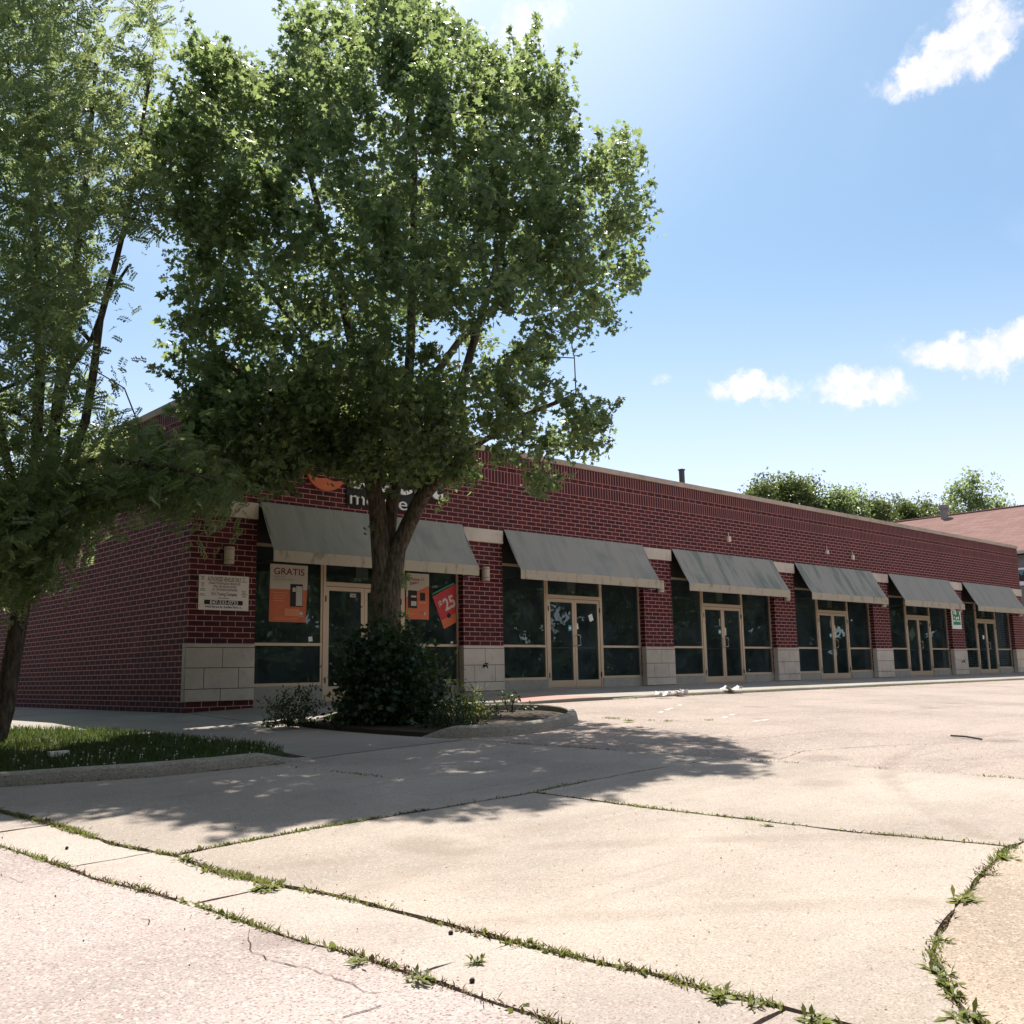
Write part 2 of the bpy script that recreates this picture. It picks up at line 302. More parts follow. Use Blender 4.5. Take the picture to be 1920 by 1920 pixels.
def lettering(name, items, m, parent, y, depth=.002):
    """items: (string, x0, x1, z0, z1[, angle]) -> one mesh of letters fitted to the box, facing -Y at plane y"""
    V = []; Fs = []
    for it in items:
        s, x0, x1, z0, z1 = it[:5]; ang = it[5] if len(it) > 5 else 0.0; bold = it[6] if len(it) > 6 else 0.0
        cu = bpy.data.curves.new('text', 'FONT'); cu.body = s; cu.size = 1; cu.extrude = 0.0; cu.offset = bold
        to = bpy.data.objects.new('text', cu); C.objects.link(to); bpy.context.view_layer.update()
        me = bpy.data.meshes.new_from_object(to.evaluated_get(bpy.context.evaluated_depsgraph_get()))
        co = np.zeros(len(me.vertices)*3); me.vertices.foreach_get('co', co); co = co.reshape(-1, 3)
        fs = [tuple(p.vertices) for p in me.polygons]
        bpy.data.objects.remove(to); bpy.data.curves.remove(cu); bpy.data.meshes.remove(me)
        if not len(co): continue
        mn, mx = co.min(0), co.max(0); u = (co[:, 0]-mn[0])/(mx[0]-mn[0]+1e-9)*(x1-x0); v_ = (co[:, 1]-mn[1])/(mx[1]-mn[1]+1e-9)*(z1-z0)
        cx, cz = (x1-x0)/2, (z1-z0)/2; ca, sa = math.cos(ang), math.sin(ang)
        X = x0+cx+(u-cx)*ca-(v_-cz)*sa; Z = z0+cz+(u-cx)*sa+(v_-cz)*ca
        i = len(V); V += [(X[k], y, Z[k]) for k in range(len(X))]; n = len(X)
        Fs += [tuple(i+a for a in f) for f in fs]
        if depth > .003:
            V += [(X[k], y+depth, Z[k]) for k in range(n)]
            from collections import Counter
            cnt = Counter(); 
            for f in fs:
                for a, b in zip(f, f[1:]+f[:1]): cnt[(a, b)] += 1
            for (a, b) in cnt:
                if (b, a) not in cnt: Fs.append((i+a, i+n+a, i+n+b, i+b))
    mb = MB(); mb.v = V; mb.f = Fs; mb.uv = [(0, 0)]*sum(len(f) for f in Fs); mb.mi = [0]*len(Fs)
    return mb.build(name, m, parent)

# ------------------------------------------------------------------ terrain
def ss(t): t = max(0, min(1, t)); return t*t*(3-2*t)
def G(x, y):
    sx = x if x < 3 else 3 + 1.5*(1-math.exp(-(x-3)/1.5))
    sx = max(sx, -9.0); yy = max(min(y, 0), -22)
    g = -.24 + .034*sx + .04*yy
    if x > 5 and y > -9: g += .05*ss((x-5)/3)*ss((y+9)/5.5)
    return g
def ss(t): t = max(0, min(1, t)); return t*t*(3-2*t)
def W(x, y):                                     # surface of the walk along the shops
    t = ss((x-4.3)/3.2); return (1-t)*(G(x, y)+.035) + t*(-.008+.033*min(y, 0))
def resample(poly, step, jit=0.0):
    out = []
    for a, b in zip(poly, poly[1:]+poly[:1]):
        L = math.dist(a, b); n = max(1, int(L/step)) if L < 60 else 1
        for k in range(n):
            t = k/n; j = (rnd.uniform(-jit, jit), rnd.uniform(-jit, jit)) if k else (0, 0)
            out.append((a[0]+(b[0]-a[0])*t+j[0], a[1]+(b[1]-a[1])*t+j[1]))
    return out
def inside(p, poly):
    c = False; x, y = p
    for (x0, y0), (x1, y1) in zip(poly, poly[1:]+poly[:1]):
        if (y0 > y) != (y1 > y) and x < (x1-x0)*(y-y0)/(y1-y0)+x0: c = not c
    return c
def shrink(poly, d):
    A = sum(a[0]*b[1]-b[0]*a[1] for a, b in zip(poly, poly[1:]+poly[:1])); s = 1 if A > 0 else -1; out = []; n = len(poly)
    for i in range(n):
        p0, p1, p2 = Vector(poly[i-1]), Vector(poly[i]), Vector(poly[(i+1) % n])
        e1 = (p1-p0).normalized(); e2 = (p2-p1).normalized(); n1 = Vector((-e1.y, e1.x))*s; n2 = Vector((-e2.y, e2.x))*s
        nn = n1+n2; nn = nn/max(.3, nn.length_squared)*2 if nn.length > 1e-6 else n1
        out.append(tuple(p1+nn*d))
    return out
def sheet(name, poly, m, off, thick=.05, gap=0.0, jit=0.0, zf=None, step=.11, grid=1.0, lim=14, kind='structure', bumpy=0.0, parent=None):
    zf = zf or G
    pl = shrink(poly, gap) if gap else list(poly); pl = resample(pl, step, jit)
    pts = [Vector(p) for p in pl]; nb = len(pts); edges = [(i, (i+1) % nb) for i in range(nb)]
    xs = [p[0] for p in pl]; ys = [p[1] for p in pl]; pts2 = []
    x = max(min(xs), -12)
    while x < min(max(xs), lim):
        y = max(min(ys), -24)
        while y < min(max(ys), 24):
            q = (x+rnd.uniform(-.1, .1), y+rnd.uniform(-.1, .1))
            if inside(q, pl) and min((q[0]-a[0])**2+(q[1]-a[1])**2 for a in pl) > (grid*.35)**2: pts2.append(Vector(q))
            y += grid
        x += grid
    vs, es, fs, *_ = geometry.delaunay_2d_cdt(pts+pts2, edges, [list(range(nb))], 1, 1e-5)
    mb = MB(); mb.v = [(v.x, v.y, zf(v.x, v.y)+off+(bumpy*math.sin(v.x*3.1)*math.sin(v.y*2.3))) for v in vs]; mb.f = [tuple(f) for f in fs]
    ec = {}
    for f in fs:
        for a, b in zip(f, list(f[1:])+[f[0]]): ec[(a, b)] = 1
    if fs:
        a, b, c = (vs[i] for i in fs[0][:3])
        flip = (b-a).cross(c-a) < 0 if hasattr((b-a).cross(c-a), '__lt__') else False
        if flip: mb.f = [f[::-1] for f in mb.f]
    n0 = len(mb.v)
    if thick:
        mb.v += [(x_, y_, z_-thick) for x_, y_, z_ in mb.v]
        for (a, b) in ec:
            if (b, a) not in ec: mb.f.append((a, a+n0, b+n0, b))
    mb.uv = [(0, 0)]*sum(len(f) for f in mb.f); mb.mi = [0]*len(mb.f)
    o = mb.build(name, m, parent)
    if kind: tag(o, kind=kind)
    return o
# one ground sheet to the horizon
gx = [-700, -250, -90, -40, -20, -12, -9] + [x*.75 for x in range(-11, 14)] + [11, 13, 16, 22, 35, 60, 110, 250, 700]
gy = [-700, -250, -90, -45, -30, -22] + [y*.75 for y in range(-28, 8)] + [7, 12, 22, 45, 100, 250, 700]
mb = MB(); nx_ = len(gx)
mb.v = [(x, y, G(x, y)-.012) for y in gy for x in gx]
mb.f = [(j*nx_+i, j*nx_+i+1, (j+1)*nx_+i+1, (j+1)*nx_+i) for j in range(len(gy)-1) for i in range(nx_-1)]
mb.uv = [(0, 0)]*4*len(mb.f); mb.mi = [0]*len(mb.f)
tag(mb.build('ground', M['field'], smooth=True), kind='structure')
soilp = [(-5.9, -7.2), (-5.9, -22), (4, -22), (3, -6.5), (.6, -6.3), (-1.4, -6.5), (-4.6, -6.0)]
sheet('joint_soil', soilp, M['soil'], 0.0, 0, kind='structure')

J1 = [(-5.09,-7.0),(-5.09,-7.55),(-4.95,-8.54),(-4.9,-9.52),(-4.75,-10.18),(-4.76,-10.74),(-4.65,-11.35),(-4.53,-11.83),(-4.43,-12.69),(-4.39,-13.08),(-4.33,-13.51),(-4.26,-13.86),(-4.24,-14.15),(-4.19,-14.51),(-4.17,-14.7)]
J2 = [(-5.62,-7.0),(-5.55,-8.2),(-5.48,-8.94),(-5.38,-9.93),(-5.35,-10.39),(-5.27,-10.76),(-5.17,-11.39),(-5.13,-11.91),(-5.09,-12.31),(-5.03,-12.64),(-4.98,-13.11),(-4.96,-13.41),(-4.94,-13.67),(-4.9,-14.3)]
J3 = [(-4.75,-10.16),(-4.05,-10.14),(-3.59,-10.13),(-2.62,-10.19),(-1.46,-10.24),(-0.62,-10.18),(0.13,-10.16),(1.36,-10.23)]
J4 = [(-1.46,-10.24),(-1.37,-11.37),(-1.18,-12.45),(-1.09,-13.08),(-0.85,-13.87),(-.82,-14.02)]
J5 = [(2.3,-13.75),(0.6,-13.95),(-0.67,-14.05),(-1.06,-14.08),(-1.45,-14.15),(-2.1,-14.29),(-2.54,-14.39),(-2.92,-14.49),(-3.19,-14.58),(-3.37,-14.69),(-3.57,-14.82),(-3.76,-14.96),(-3.95,-15.3)]
AE = [(.30,-5.6),(.62,-6.77),(1.04,-8.56),(1.36,-10.23),(1.73,-11.58),(2.02,-13.1),(2.3,-15.0),(2.6,-19)]
J6 = [(-2.16,-6.95),(-1.98,-7.9),(-1.81,-8.8)]
def seg(pl, y0, y1): return [p for p in pl if min(y0, y1) <= p[1] <= max(y0, y1)]
curb_line = [(-9,-5.2),(-6.5,-5.6),(-4.71,-6.18),(-3.96,-6.47),(-3.37,-6.70),(-2.44,-6.88),(-2.0,-6.86),(-1.6,-6.78)]
sheet('driveway_slab', J1[1:5] + J3[1:] + [(1.04,-8.56),(.62,-6.8),(-.4,-6.75),(-1.6,-6.80),(-2.1,-6.90),(-3.37,-6.74),(-3.96,-6.5),(-4.71,-6.2),(-5.1,-6.1),(-5.12,-7)], M['slab'], .030, gap=.012, jit=.013)
sheet('driveway_slab', [(-4.75,-10.18)]+J3[1:5]+J4[1:]+[(-1.06,-14.08),(-1.45,-14.15),(-2.1,-14.29),(-2.54,-14.39),(-2.92,-14.49),(-3.19,-14.58),(-3.37,-14.69),(-3.57,-14.82),(-3.76,-14.96),(-4.0,-15.3),(-4.12,-15.2),(-4.17,-14.7)]+J1[5:14][::-1], M['slab2'], .028, gap=.014, jit=.013)
sheet('driveway_slab', J3[4:]+[(1.73,-11.58),(2.02,-13.1),(2.12,-13.77)]+[(0.6,-13.95),(-0.67,-14.05)]+J4[::-1][:-1], M['slab2'], .030, gap=.012, jit=.013)
sheet('corner_slab', J5[::-1]+[(2.35,-15),(2.6,-21),(-3.95,-21)], M['slab3'], .032, gap=.014, jit=.013)
cuts = [-7.0, -8.42, -9.95, -11.34, -13.1, -14.45, -19]
def xat(pl, y):
    for a, b in zip(pl, pl[1:]):
        if (a[1]-y)*(b[1]-y) <= 0 and a[1] != b[1]: return a[0]+(b[0]-a[0])*(y-a[1])/(b[1]-a[1])
    return pl[-1][0] if y < pl[-1][1] else pl[0][0]
JJ1 = J1+[(-4.05,-19)]; JJ2 = J2+[(-4.7,-19)]
for a, b in zip(cuts, cuts[1:]):
    sheet('gutter_slab', [(xat(JJ1, a), a)]+[p for p in JJ1 if b < p[1] < a]+[(xat(JJ1, b), b), (xat(JJ2, b), b)]+[p for p in JJ2 if b < p[1] < a][::-1]+[(xat(JJ2, a), a)], M['gutter'], .022+rnd.uniform(-.003, .003), gap=.010, jit=.013)
sheet('street', [(xat(JJ2, -6.2), -4.0)]+JJ2+[(-4.6,-24),(-14,-24),(-14,60),(-5.7,60)], M['street'], .018, gap=.010, jit=.005, grid=1.5)
asph = [(.05,-2.70),(2.2,-2.96),(5.2,-3.06),(7.25,-3.54),(64,-3.54),(64,-34),(3.5,-34),(2.6,-19)]+AE[:-1][::-1]+[(.05,-4)]
sheet('parking_lot', asph, M['asphalt'], .014, thick=.03, gap=.012, jit=.006, grid=1.3, step=.2)
# walks
sheet('side_walk', [(-3.12,-.54),(-2.55,-1.4),(-2.08,-2.3),(-1.75,-4.0),(-1.51,-5.3),(-1.58,-6.3),(-1.6,-6.76),(-.4,-6.72),(.62,-6.77),(.30,-5.6),(.05,-4),(.03,-2.66),(-.02,-2.66),(-.02,22),(-3.3,22),(-3.2,3)], M['walk'], .034, gap=.004)
sheet('front_walk', [(-.0,-2.64),(.0,.18),(52,.18),(52,-3.5),(7.2,-3.5),(5.2,-3.02),(2.2,-2.92)], M['walk'], .004, thick=.24, zf=W, grid=.7, lim=9, step=.4)
# ramp with a reddish tint where the walk drops to the lot
def rz(x, y): return W(x, y)+.006
sheet('curb_ramp', [(5.25,-2.98),(7.1,-3.4),(6.8,-1.75),(5.5,-1.6)], M['ramp'], .0, thick=.0, zf=rz, grid=.3)
lawn_poly = [(-3.12,-.54),(-2.55,-1.4),(-2.08,-2.3),(-1.75,-4.0),(-1.51,-5.3),(-1.62,-6.2),(-2.4,-6.66),(-3.4,-6.5),(-4.7,-5.98),(-6.2,-5.55),(-6.2,22),(-3.3,22),(-3.2,3)]
def curb(name, pts, h, wdt, m, label_off=.02, side=1, zf=None, hs=None):
    """rounded kerb swept along pts; side=+1 puts the body on the left of travel"""
    zf = zf or G; n = len(pts); mb = MB(); rings = []
    prof = [(0, -.1), (.0, .0), (.012, .45), (.028, .82), (.055, .97), (.09, 1.0), (wdt, 1.0), (wdt+.01, .9), (wdt+.01, -.1)]
    for k in range(n):
        p = Vector(pts[k]); t = (Vector(pts[min(k+1, n-1)])-Vector(pts[max(k-1, 0)])).normalized(); nn = Vector((-t.y, t.x))*side
        hh = h*(hs[k] if hs else 1); i = len(mb.v)
        for (u, z) in prof:
            q = p+nn*u; zz = zf(q.x, q.y)+label_off+(z*hh if z > 0 else z*1.0)+rnd.uniform(-.0025, .0025)
            mb.v.append((q.x, q.y, zz))
        rings.append(i)
    L = len(prof)
    for a, b in zip(rings, rings[1:]):
        for j in range(L-1):
            f = (a+j, b+j, b+j+1, a+j+1); mb.f.append(f if side > 0 else f[::-1])
    mb.f.append(tuple(rings[0]+j for j in range(L))); mb.f.append(tuple(rings[-1]+j for j in range(L))[::-1])
    mb.uv = [(0, 0)]*sum(len(f) for f in mb.f); mb.mi = [0]*len(mb.f)
    return tag(mb.build(name, m, smooth=False), kind='structure')
def dens(pl, step):
    out = []
    for a, b in zip(pl, pl[1:]):
        n = max(1, int(math.dist(a, b)/step)); out += [(a[0]+(b[0]-a[0])*k/n, a[1]+(b[1]-a[1])*k/n) for k in range(n)]
    return out+[pl[-1]]
def smoothpl(pl, it=2):
    for _ in range(it):
        out = [pl[0]]
        for a, b in zip(pl, pl[1:]): out += [(a[0]*.75+b[0]*.25, a[1]*.75+b[1]*.25), (a[0]*.25+b[0]*.75, a[1]*.25+b[1]*.75)]
        pl = out+[pl[-1]]
    return pl
cl_ = dens(smoothpl(curb_line), .15); hs = [min(1, .12+ss((-1.65-p[0])/.8)) for p in cl_]
curb('curb', cl_, .135, .15, M['curb'], .022, 1, hs=hs)
tag(bpy.data.objects['curb'], kind='structure')
sheet('lawn_soil', lawn_poly, M['turf'], .07, thick=.1, gap=.02, jit=.02)
# planted island
isl = [(.50,-6.05),(.75,-6.45),(1.15,-6.72),(1.6,-6.86),(2.2,-6.82),(2.94,-6.55),(3.55,-6.1),(3.95,-5.55),(4.08,-5.0),(3.95,-4.5),(3.5,-4.15),(2.6,-3.7),(1.4,-3.25),(.4,-2.95)]
ip = dens(smoothpl(isl), .12); ihs = [min(1, .05+ss(k/ (len(ip)*.10))) * min(1, .05+ss((len(ip)-1-k)/(len(ip)*.10))) for k in range(len(ip))]
curb('island_curb', ip, .15, .14, M['curb'], .016, 1, hs=ihs)
sheet('planting_bed', shrink(smoothpl(isl+[(.15,-2.95),(.12,-4.2),(.3,-5.3)], 1), .10), M['soil'], .075, thick=.08, jit=.01)
# low curb in front of the shops: a strip of lighter concrete set in the walk's edge
cb = dens([(7.25,-3.54),(52,-3.54)], 1.5)
fc = curb('front_curb', cb, .066, .15, M['curb'], .014, 1, hs=[.35]+[1]*(len(cb)-1))
curb('front_curb', dens([(2.9,-3.0),(5.1,-3.08)], .2), .09, .15, M['curb'], .014, 1)
# faint parking paint
for a, b in (((5.57,-6.04),(7.2,-5.25)),((5.46,-7.4),(7.05,-6.71)),((5.22,-8.1),(6.05,-8.02))):
    d = (Vector(b)-Vector(a)).normalized(); nn = Vector((-d.y, d.x))*.04; a, b = Vector(a), Vector(b); n = max(2, int((b-a).length/.25)); 
    for k in range(n):
        if rnd.random() < .45: continue
        p, q = a+(b-a)*(k/n), a+(b-a)*((k+.8)/n)
        if k == 0 or 'pm' not in dir(): pass
        mbp = globals().setdefault('_pm', MB())
        c4 = [p-nn, q-nn*rnd.uniform(.5, 1), q+nn*rnd.uniform(.5, 1), p+nn]; mbp.face([(c.x, c.y, G(c.x, c.y)+.018) for c in c4])
tag(_pm.build('parking_line_paint', M['wornpaint']), kind='structure')

# ------------------------------------------------------------------ the shop building
PW, BW, E1, LT = 1.186, 5.068, 1.308, 3.6416
XL = [0]+[E1+i*BW+(i-1)*PW for i in range(1, 7)]; XR = [E1+i*(BW+PW) for i in range(7)]
XEND = XR[6]; DEPTH = 20.0
bld = thing('strip_mall', 'long single storey red brick shop row with pale stone bases and stone coping', 'building', (XEND/2, DEPTH/2, 0))
mb = MB()
for i in range(7):
    mb.box(XL[i], XR[i], 0, .32, -.6, LT)
mb.box(0, XEND, 0, .32, LT, 4.759); mb.box(0, XEND, 0, .32, 5.064, 5.1656)
mb.m = 1
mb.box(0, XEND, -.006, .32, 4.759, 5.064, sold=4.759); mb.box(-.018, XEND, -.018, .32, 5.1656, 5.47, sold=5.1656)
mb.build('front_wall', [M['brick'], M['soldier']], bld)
mb = MB(); mb.box(0, .32, .32, DEPTH, -.8, 4.759); mb.box(0, .32, .32, DEPTH, 5.064, 5.1656)
mb.m = 1; mb.box(-.006, .32, .32, DEPTH, 4.759, 5.064, sold=4.759); mb.box(-.018, .32, .32, DEPTH, 5.1656, 5.47, sold=5.1656)
mb.build('side_wall', [M['brick'], M['soldier']], bld)
mb = MB(); mb.box(XEND-.32, XEND, .32, DEPTH, -.6, 5.47); mb.box(.32, XEND-.32, DEPTH-.3, DEPTH, -.8, 5.47); mb.build('rear_wall', M['brick'], bld)
mb = MB(); x = -.05
while x < XEND: x2 = min(x+1.22, XEND+.05); mb.box(x+.004, x2-.004, -.05, .38, 5.47, 5.60); x += 1.22
y = .38
while y < DEPTH: mb.box(-.05, .38, y+.004, min(y+1.22, DEPTH)-.004, 5.47, 5.60); y += 1.22
mb.build('coping', M['coping'], bld, bevel=.008)
mb = MB(); mb.box(.32, XEND-.32, .32, DEPTH-.3, 4.95, 5.1); mb.build('roof', M['kick'], bld)
for i in range(7):
    mb = MB(); x0 = XL[i] - (.045 if i == 0 else 0)
    mb.box(x0, XR[i]+.0, -.045, .0 if i else -.0, 3.3368, LT-.003)
    if i == 0: mb.box(-.045, .0, .0, .20, 3.3368, LT-.003)
    mb.build('lintel', M['stone'], bld, bevel=.006)
    # stone base of ashlar blocks: cap course and two block courses, a plinth course below
    mb = MB(); a, b = (XL[i]-.03, XR[i]+.0); f = -.03
    def course(z0, z1, cuts, y0=-.03):
        xs = [a]+[a+(b-a)*c for c in cuts]+[b]
        for p, q in zip(xs, xs[1:]): mb.box(p+.006, q-.006, y0, .0, z0+.006, z1-.006)
    course(.93, 1.0, []); course(.57, .93, [.52]); course(.20, .57, [.26, .76]); course(.0 if i else -.02, .20, [.5])
    if i == 0:
        for z0, z1 in ((.93, 1.0), (.57, .93), (.20, .57), (-.02, .20)): mb.box(-.03, 0, .003, .12, z0+.003, z1-.003)
    else:
        mb.box(XL[i]-.03, XL[i]-.0, .003, .12, .003, .997)
    mb.m = 1; mb.box(a+.008, b-.008, -.018, 0, .01, .99)
    mb.build('stone_base', [M['stone'], M['soil']], bld, bevel=.0)
GY = .20
def pane(parent, x0, x1, z0, z1, y=GY):
    m_ = MB(); m_.face([(x0, y, z0), (x1, y, z0), (x1, y, z1), (x0, y, z1)]); return m_.build('pane', M['glass'], parent)
for i in range(6):
    x0, x1 = XR[i], XL[i+1]; xc = (x0+x1)/2+.02; fy0, fy1 = GY-.03, GY+.07
    kz = -.35 if i == 0 else -.05
    for (a, b) in ((x0, xc-.985), (xc+.985, x1)):
        mb = MB(); mb.box(a, b, GY-.06, .32, kz, .215); mb.build('kick_panel', M['kick'], bld)
        wn = MB(); wn.box(a+.0, b, fy0, fy1, .215, .27); wn.box(a, b, fy0, fy1, .975, 1.03); wn.box(a, b, fy0, fy1, 2.86, 2.92)
        for (p, q) in ((a, a+.05), (b-.05, b)):
            wn.box(p, q, fy0+.002, fy1-.002, .27, .975); wn.box(p, q, fy0+.002, fy1-.002, 1.03, 2.86)
        wo = wn.build('window', M['alu'], bld); pane(wo, a+.05, b-.05, .27, .975); pane(wo, a+.05, b-.05, 1.03, 2.86)
    mb = MB(); mb.box(x0, x1, GY-.02, .30, 2.92, LT); mb.build('header_panel', M['darkalu'], bld)
    fr = MB()
    for s in (-1, 1):
        p, q = sorted((xc+s*.985, xc+s*.925)); fr.box(p, q, fy0-.012, fy1, -.02 if i else -.2, 2.86)
    fr.box(xc-.925, xc+.925, fy0-.012, fy1, 2.165, 2.25); fr.box(xc-.925, xc+.925, fy0-.012, fy1, 2.86, 2.92); fr.box(xc-.925, xc+.925, fy0-.03, fy1+.02, -.03 if i else -.2, .012)
    fo = fr.build('door_frame', M['alu'], bld); pane(fo, xc-.925, xc+.925, 2.25, 2.86)
    pl_ = MB(); pl_.box(xc-.15, xc+.15, GY+.05, GY+.056, 2.36, 2.60); 
    pl_.build('transom_card', M['lamp'], fo)
    for s in (-1, 1):
        d = MB(); p, q = (xc-.92, xc-.004) if s < 0 else (xc+.004, xc+.92); y0, y1 = GY-.03, GY+.03
        d.box(p, p+.075, y0, y1, .02, 2.155); d.box(q-.075, q, y0, y1, .02, 2.155); d.box(p+.075, q-.075, y0, y1, .02, .185); d.box(p+.075, q-.075, y0, y1, 2.075, 2.155)
        do = d.build('door', M['alu'], bld); pane(do, p+.075, q-.075, .185, 2.075, GY)
        hb = MB(); hb.box(p+.075, q-.075, GY+.035, GY+.075, .955, .985); hb.build('push_bar', M['steel'], do)
        hx = xc+s*.05; h = MB(); h.tube([(hx, y0, 1.02), (hx+s*.0, y0-.055, 1.02), (hx+s*.085, y0-.06, 1.03), (hx+s*.085, y0-.06, 1.27), (hx, y0-.055, 1.28), (hx, y0, 1.28)], .013, 6); h.build('handle', M['steel'], do)
        for z in (.25, 1.85): hg = MB(); hx2 = xc+s*.925; hg.box(hx2-.012, hx2+.012, y0-.02, y0-.002, z, z+.12); hg.build('hinge', M['black'], do)
# dim interior behind the glass
mb = MB(); mb.box(.33, XEND-.33, .33, 7.2, -.10, -.01); mb.build('interior_floor', M['floor'], bld)
mb = MB(); mb.box(.33, XEND-.33, 7.2, 7.3, -.01, 3.2); mb.box(.33, XEND-.33, .33, 7.3, 3.2, 3.25)
for i in range(1, 6): mb.box((XL[i]+XR[i])/2-.06, (XL[i]+XR[i])/2+.06, .33, 7.2, -.01, 3.2)
mb.build('interior_wall', M['iwall'], bld)
for (x, y, wd, hh, dd) in ((15.4, 3.6, .9, 1.0, .5), (22.3, 2.2, .35, .55, .5), (8.4, 4.5, 1.6, .95, .5), (3.0, 4.2, 1.8, 1.0, .6)):
    mb = MB(); mb.box(x, x+wd, y, y+dd, -.01, hh-.04); mb.box(x-.03, x+wd+.03, y-.03, y+dd+.03, hh-.04, hh); tag(mb.build('counter', M['iwall'], None, (x+wd/2, y, 0)), 'dim counter seen through the glass inside the '+{15: 'third', 22: 'fourth', 8: 'second', 3: 'first'}[int(x)]+' shop from the left', 'counter', 'counters inside the shops')

# awnings
aw_lab = ['stained grey awning behind the large tree trunk, over the shop with orange posters', 'plain grey awning second from the left, just right of the large tree',
          'grey awning with green mildew streaks, third from the left, above the crumpled papers', 'grey awning with mossy stained valance, fourth from the left',
          'dark grey awning just left of the green and white sign', 'farthest grey awning at the right end of the brick building']
for i in range(6):
    x0, x1 = XR[i]+.03, XL[i+1]-.05; t = thing('awning', aw_lab[i], 'awning', ((x0+x1)/2, 0, 2.47), 'grey awnings over the shop fronts')
    z1, z0, zv, d = 3.675, 2.70, 2.485, .585
    n = 14; mb = MB(); rows = 6
    for a in range(n):
        for b in range(rows):
            def P(u, v_):
                sag = .018*math.sin(math.pi*v_)*(1 - abs(math.sin(u*math.pi*3))*.6); 
                return (x0+(x1-x0)*u, -.05-(d-.05)*v_ + sag*.6, z1+(z0-z1)*v_-sag)
            mb.face([P(a/n, b/rows), P(a/n, (b+1)/rows), P((a+1)/n, (b+1)/rows), P((a+1)/n, b/rows)])
    mb.face([(x0, -.02, z1), (x1, -.02, z1), (x1, -.05, z1), (x0, -.05, z1)])
    mb.build('canopy', M['fabric'], t)
    mb = MB(); mb.box(x0-.004, x1+.004, -d-.014, -d-.002, zv, z0+.004); mb.build('valance', M['valance'], t)
    mb = MB()
    for xx in (x0+.03, x1-.03, (x0+x1)/2): mb.tube([(xx, -.02, zv+.02), (xx, -d+.02, zv+.02)], .014, 6); mb.tube([(xx, -d+.02, z0-.02), (xx, -.06, z1-.06)], .012, 6)
    mb.tube([(x0+.02, -d+.02, z0-.02), (x1-.02, -d+.02, z0-.02)], .014, 6); mb.tube([(x0+.02, -d+.015, zv+.015), (x1-.02, -d+.015, zv+.015)], .012, 6)
    mb.build('frame', M['darkalu'], t)

# wall lamps on the brick piers
lamp_lab = ['beige cylinder wall lamp above the towing sign on the corner pier', 'beige cylinder wall lamp beside the awning with posters below, on the second pier', 'beige wall lamp half hidden by the second awning',
            'beige wall lamp under the right end of the third awning', 'small beige wall lamp under the right end of the fourth awning', 'small beige wall lamp right above the green and white sign', 'farthest beige wall lamp on the last pier at the right']
for i in range(7):
    x = XL[i]+(.69 if i == 0 else .56) if i < 3 else XL[i]+.52
    t = thing('wall_lamp', lamp_lab[i], 'lamp', (x, 0, 2.44), 'cylinder lamps on the brick piers')
    def cyl(z0, z1, r, yc=-.13): m_ = MB(); m_.tube([(x, yc, z0), (x, yc, z1)], r, 18); return m_
    cyl(2.51, 2.70, .092).build('lamp_body', M['lamp'], t, smooth=False); c = cyl(2.44, 2.50, .092); c.build('lower_ring', M['lamp'], t); cyl(2.71, 2.75, .092).build('upper_ring', M['lamp'], t)
    m_ = MB(); m_.tube([(x, -.13, 2.45), (x, -.13, 2.74)], .078, 14); m_.box(x-.05, x+.05, -.09, 0, 2.52, 2.68); m_.build('mount', M['darkalu'], t)

# towing notice
t = thing('towing_sign', 'white towing notice board with black lettering and phone number on the corner pier', 'sign', (.665, 0, 1.6))
mb = MB(); mb.box(.175, 1.155, -.022, -.008, 1.60, 2.235); mb.build('panel', M['sign'], t)
sx0, sx1, sz0 = .175, 1.155, 1.60
def S_(s, u0, u1, v0, v1, b=.0): return (s, sx0+u0*.98, sx0+u1*.98, sz0+v0*.635, sz0+v1*.635, 0.0, b)
lettering('headline', [S_('AUTHORIZED VEHICLES ONLY', .16, .84, .82, .95, .01)], M['tan'], t, -.0245)
lettering('lettering', [S_('UNAUTHORIZED VEHICLES', .19, .82, .735, .795, .012), S_('WILL BE RELOCATED', .27, .74, .645, .705, .012), S_('AT OWNERS EXPENSE', .25, .76, .555, .615, .012),
    S_("Vic's Towing Company", .24, .76, .385, .52, .01), S_('9420 Byron St. Schiller Park, IL.', .13, .87, .045, .125, .018)], M['ink'], t, -.0245)
mb = MB(); mb.box(sx0+.11*.98, sx0+.88*.98, -.0252, -.023, sz0+.16*.635, sz0+.285*.635)
mb.build('number_bar', M['black'], t)
lettering('phone_number', [S_('847-233-0733', .22, .78, .17, .275, .02)], M['white'], t, -.0275)
mb = MB()
for (u, v, wd) in ((.03,.93,.08),(.05,.89,.05),(.04,.85,.07),(.04,.75,.08),(.04,.71,.07),(.05,.66,.06),(.03,.58,.09),(.02,.54,.11),(.03,.44,.09),(.02,.40,.11),(.87,.93,.06),(.88,.88,.04),(.85,.83,.11),(.85,.56,.10),(.86,.51,.08),(.85,.46,.12),(.87,.40,.08),(.38,.335,.22)):
    k = 0
    while k < wd-.01: q = rnd.uniform(.006, .014); mb.box(sx0+(u+k)*.98, sx0+(u+k+q)*.98, -.0245, -.0225, sz0+v*.635, sz0+(v+.022)*.635); k += q+.006
mb.build('small_print', M['tan'], t)
mb = MB()
for u, v in ((.02,.12),(.97,.04),(.02,.97),(.98,.97)): mb.tube([(sx0+u*.98, -.028, sz0+v*.635), (sx0+u*.98, -.02, sz0+v*.635)], .007, 8)
mb.build('screw', M['steel'], t)

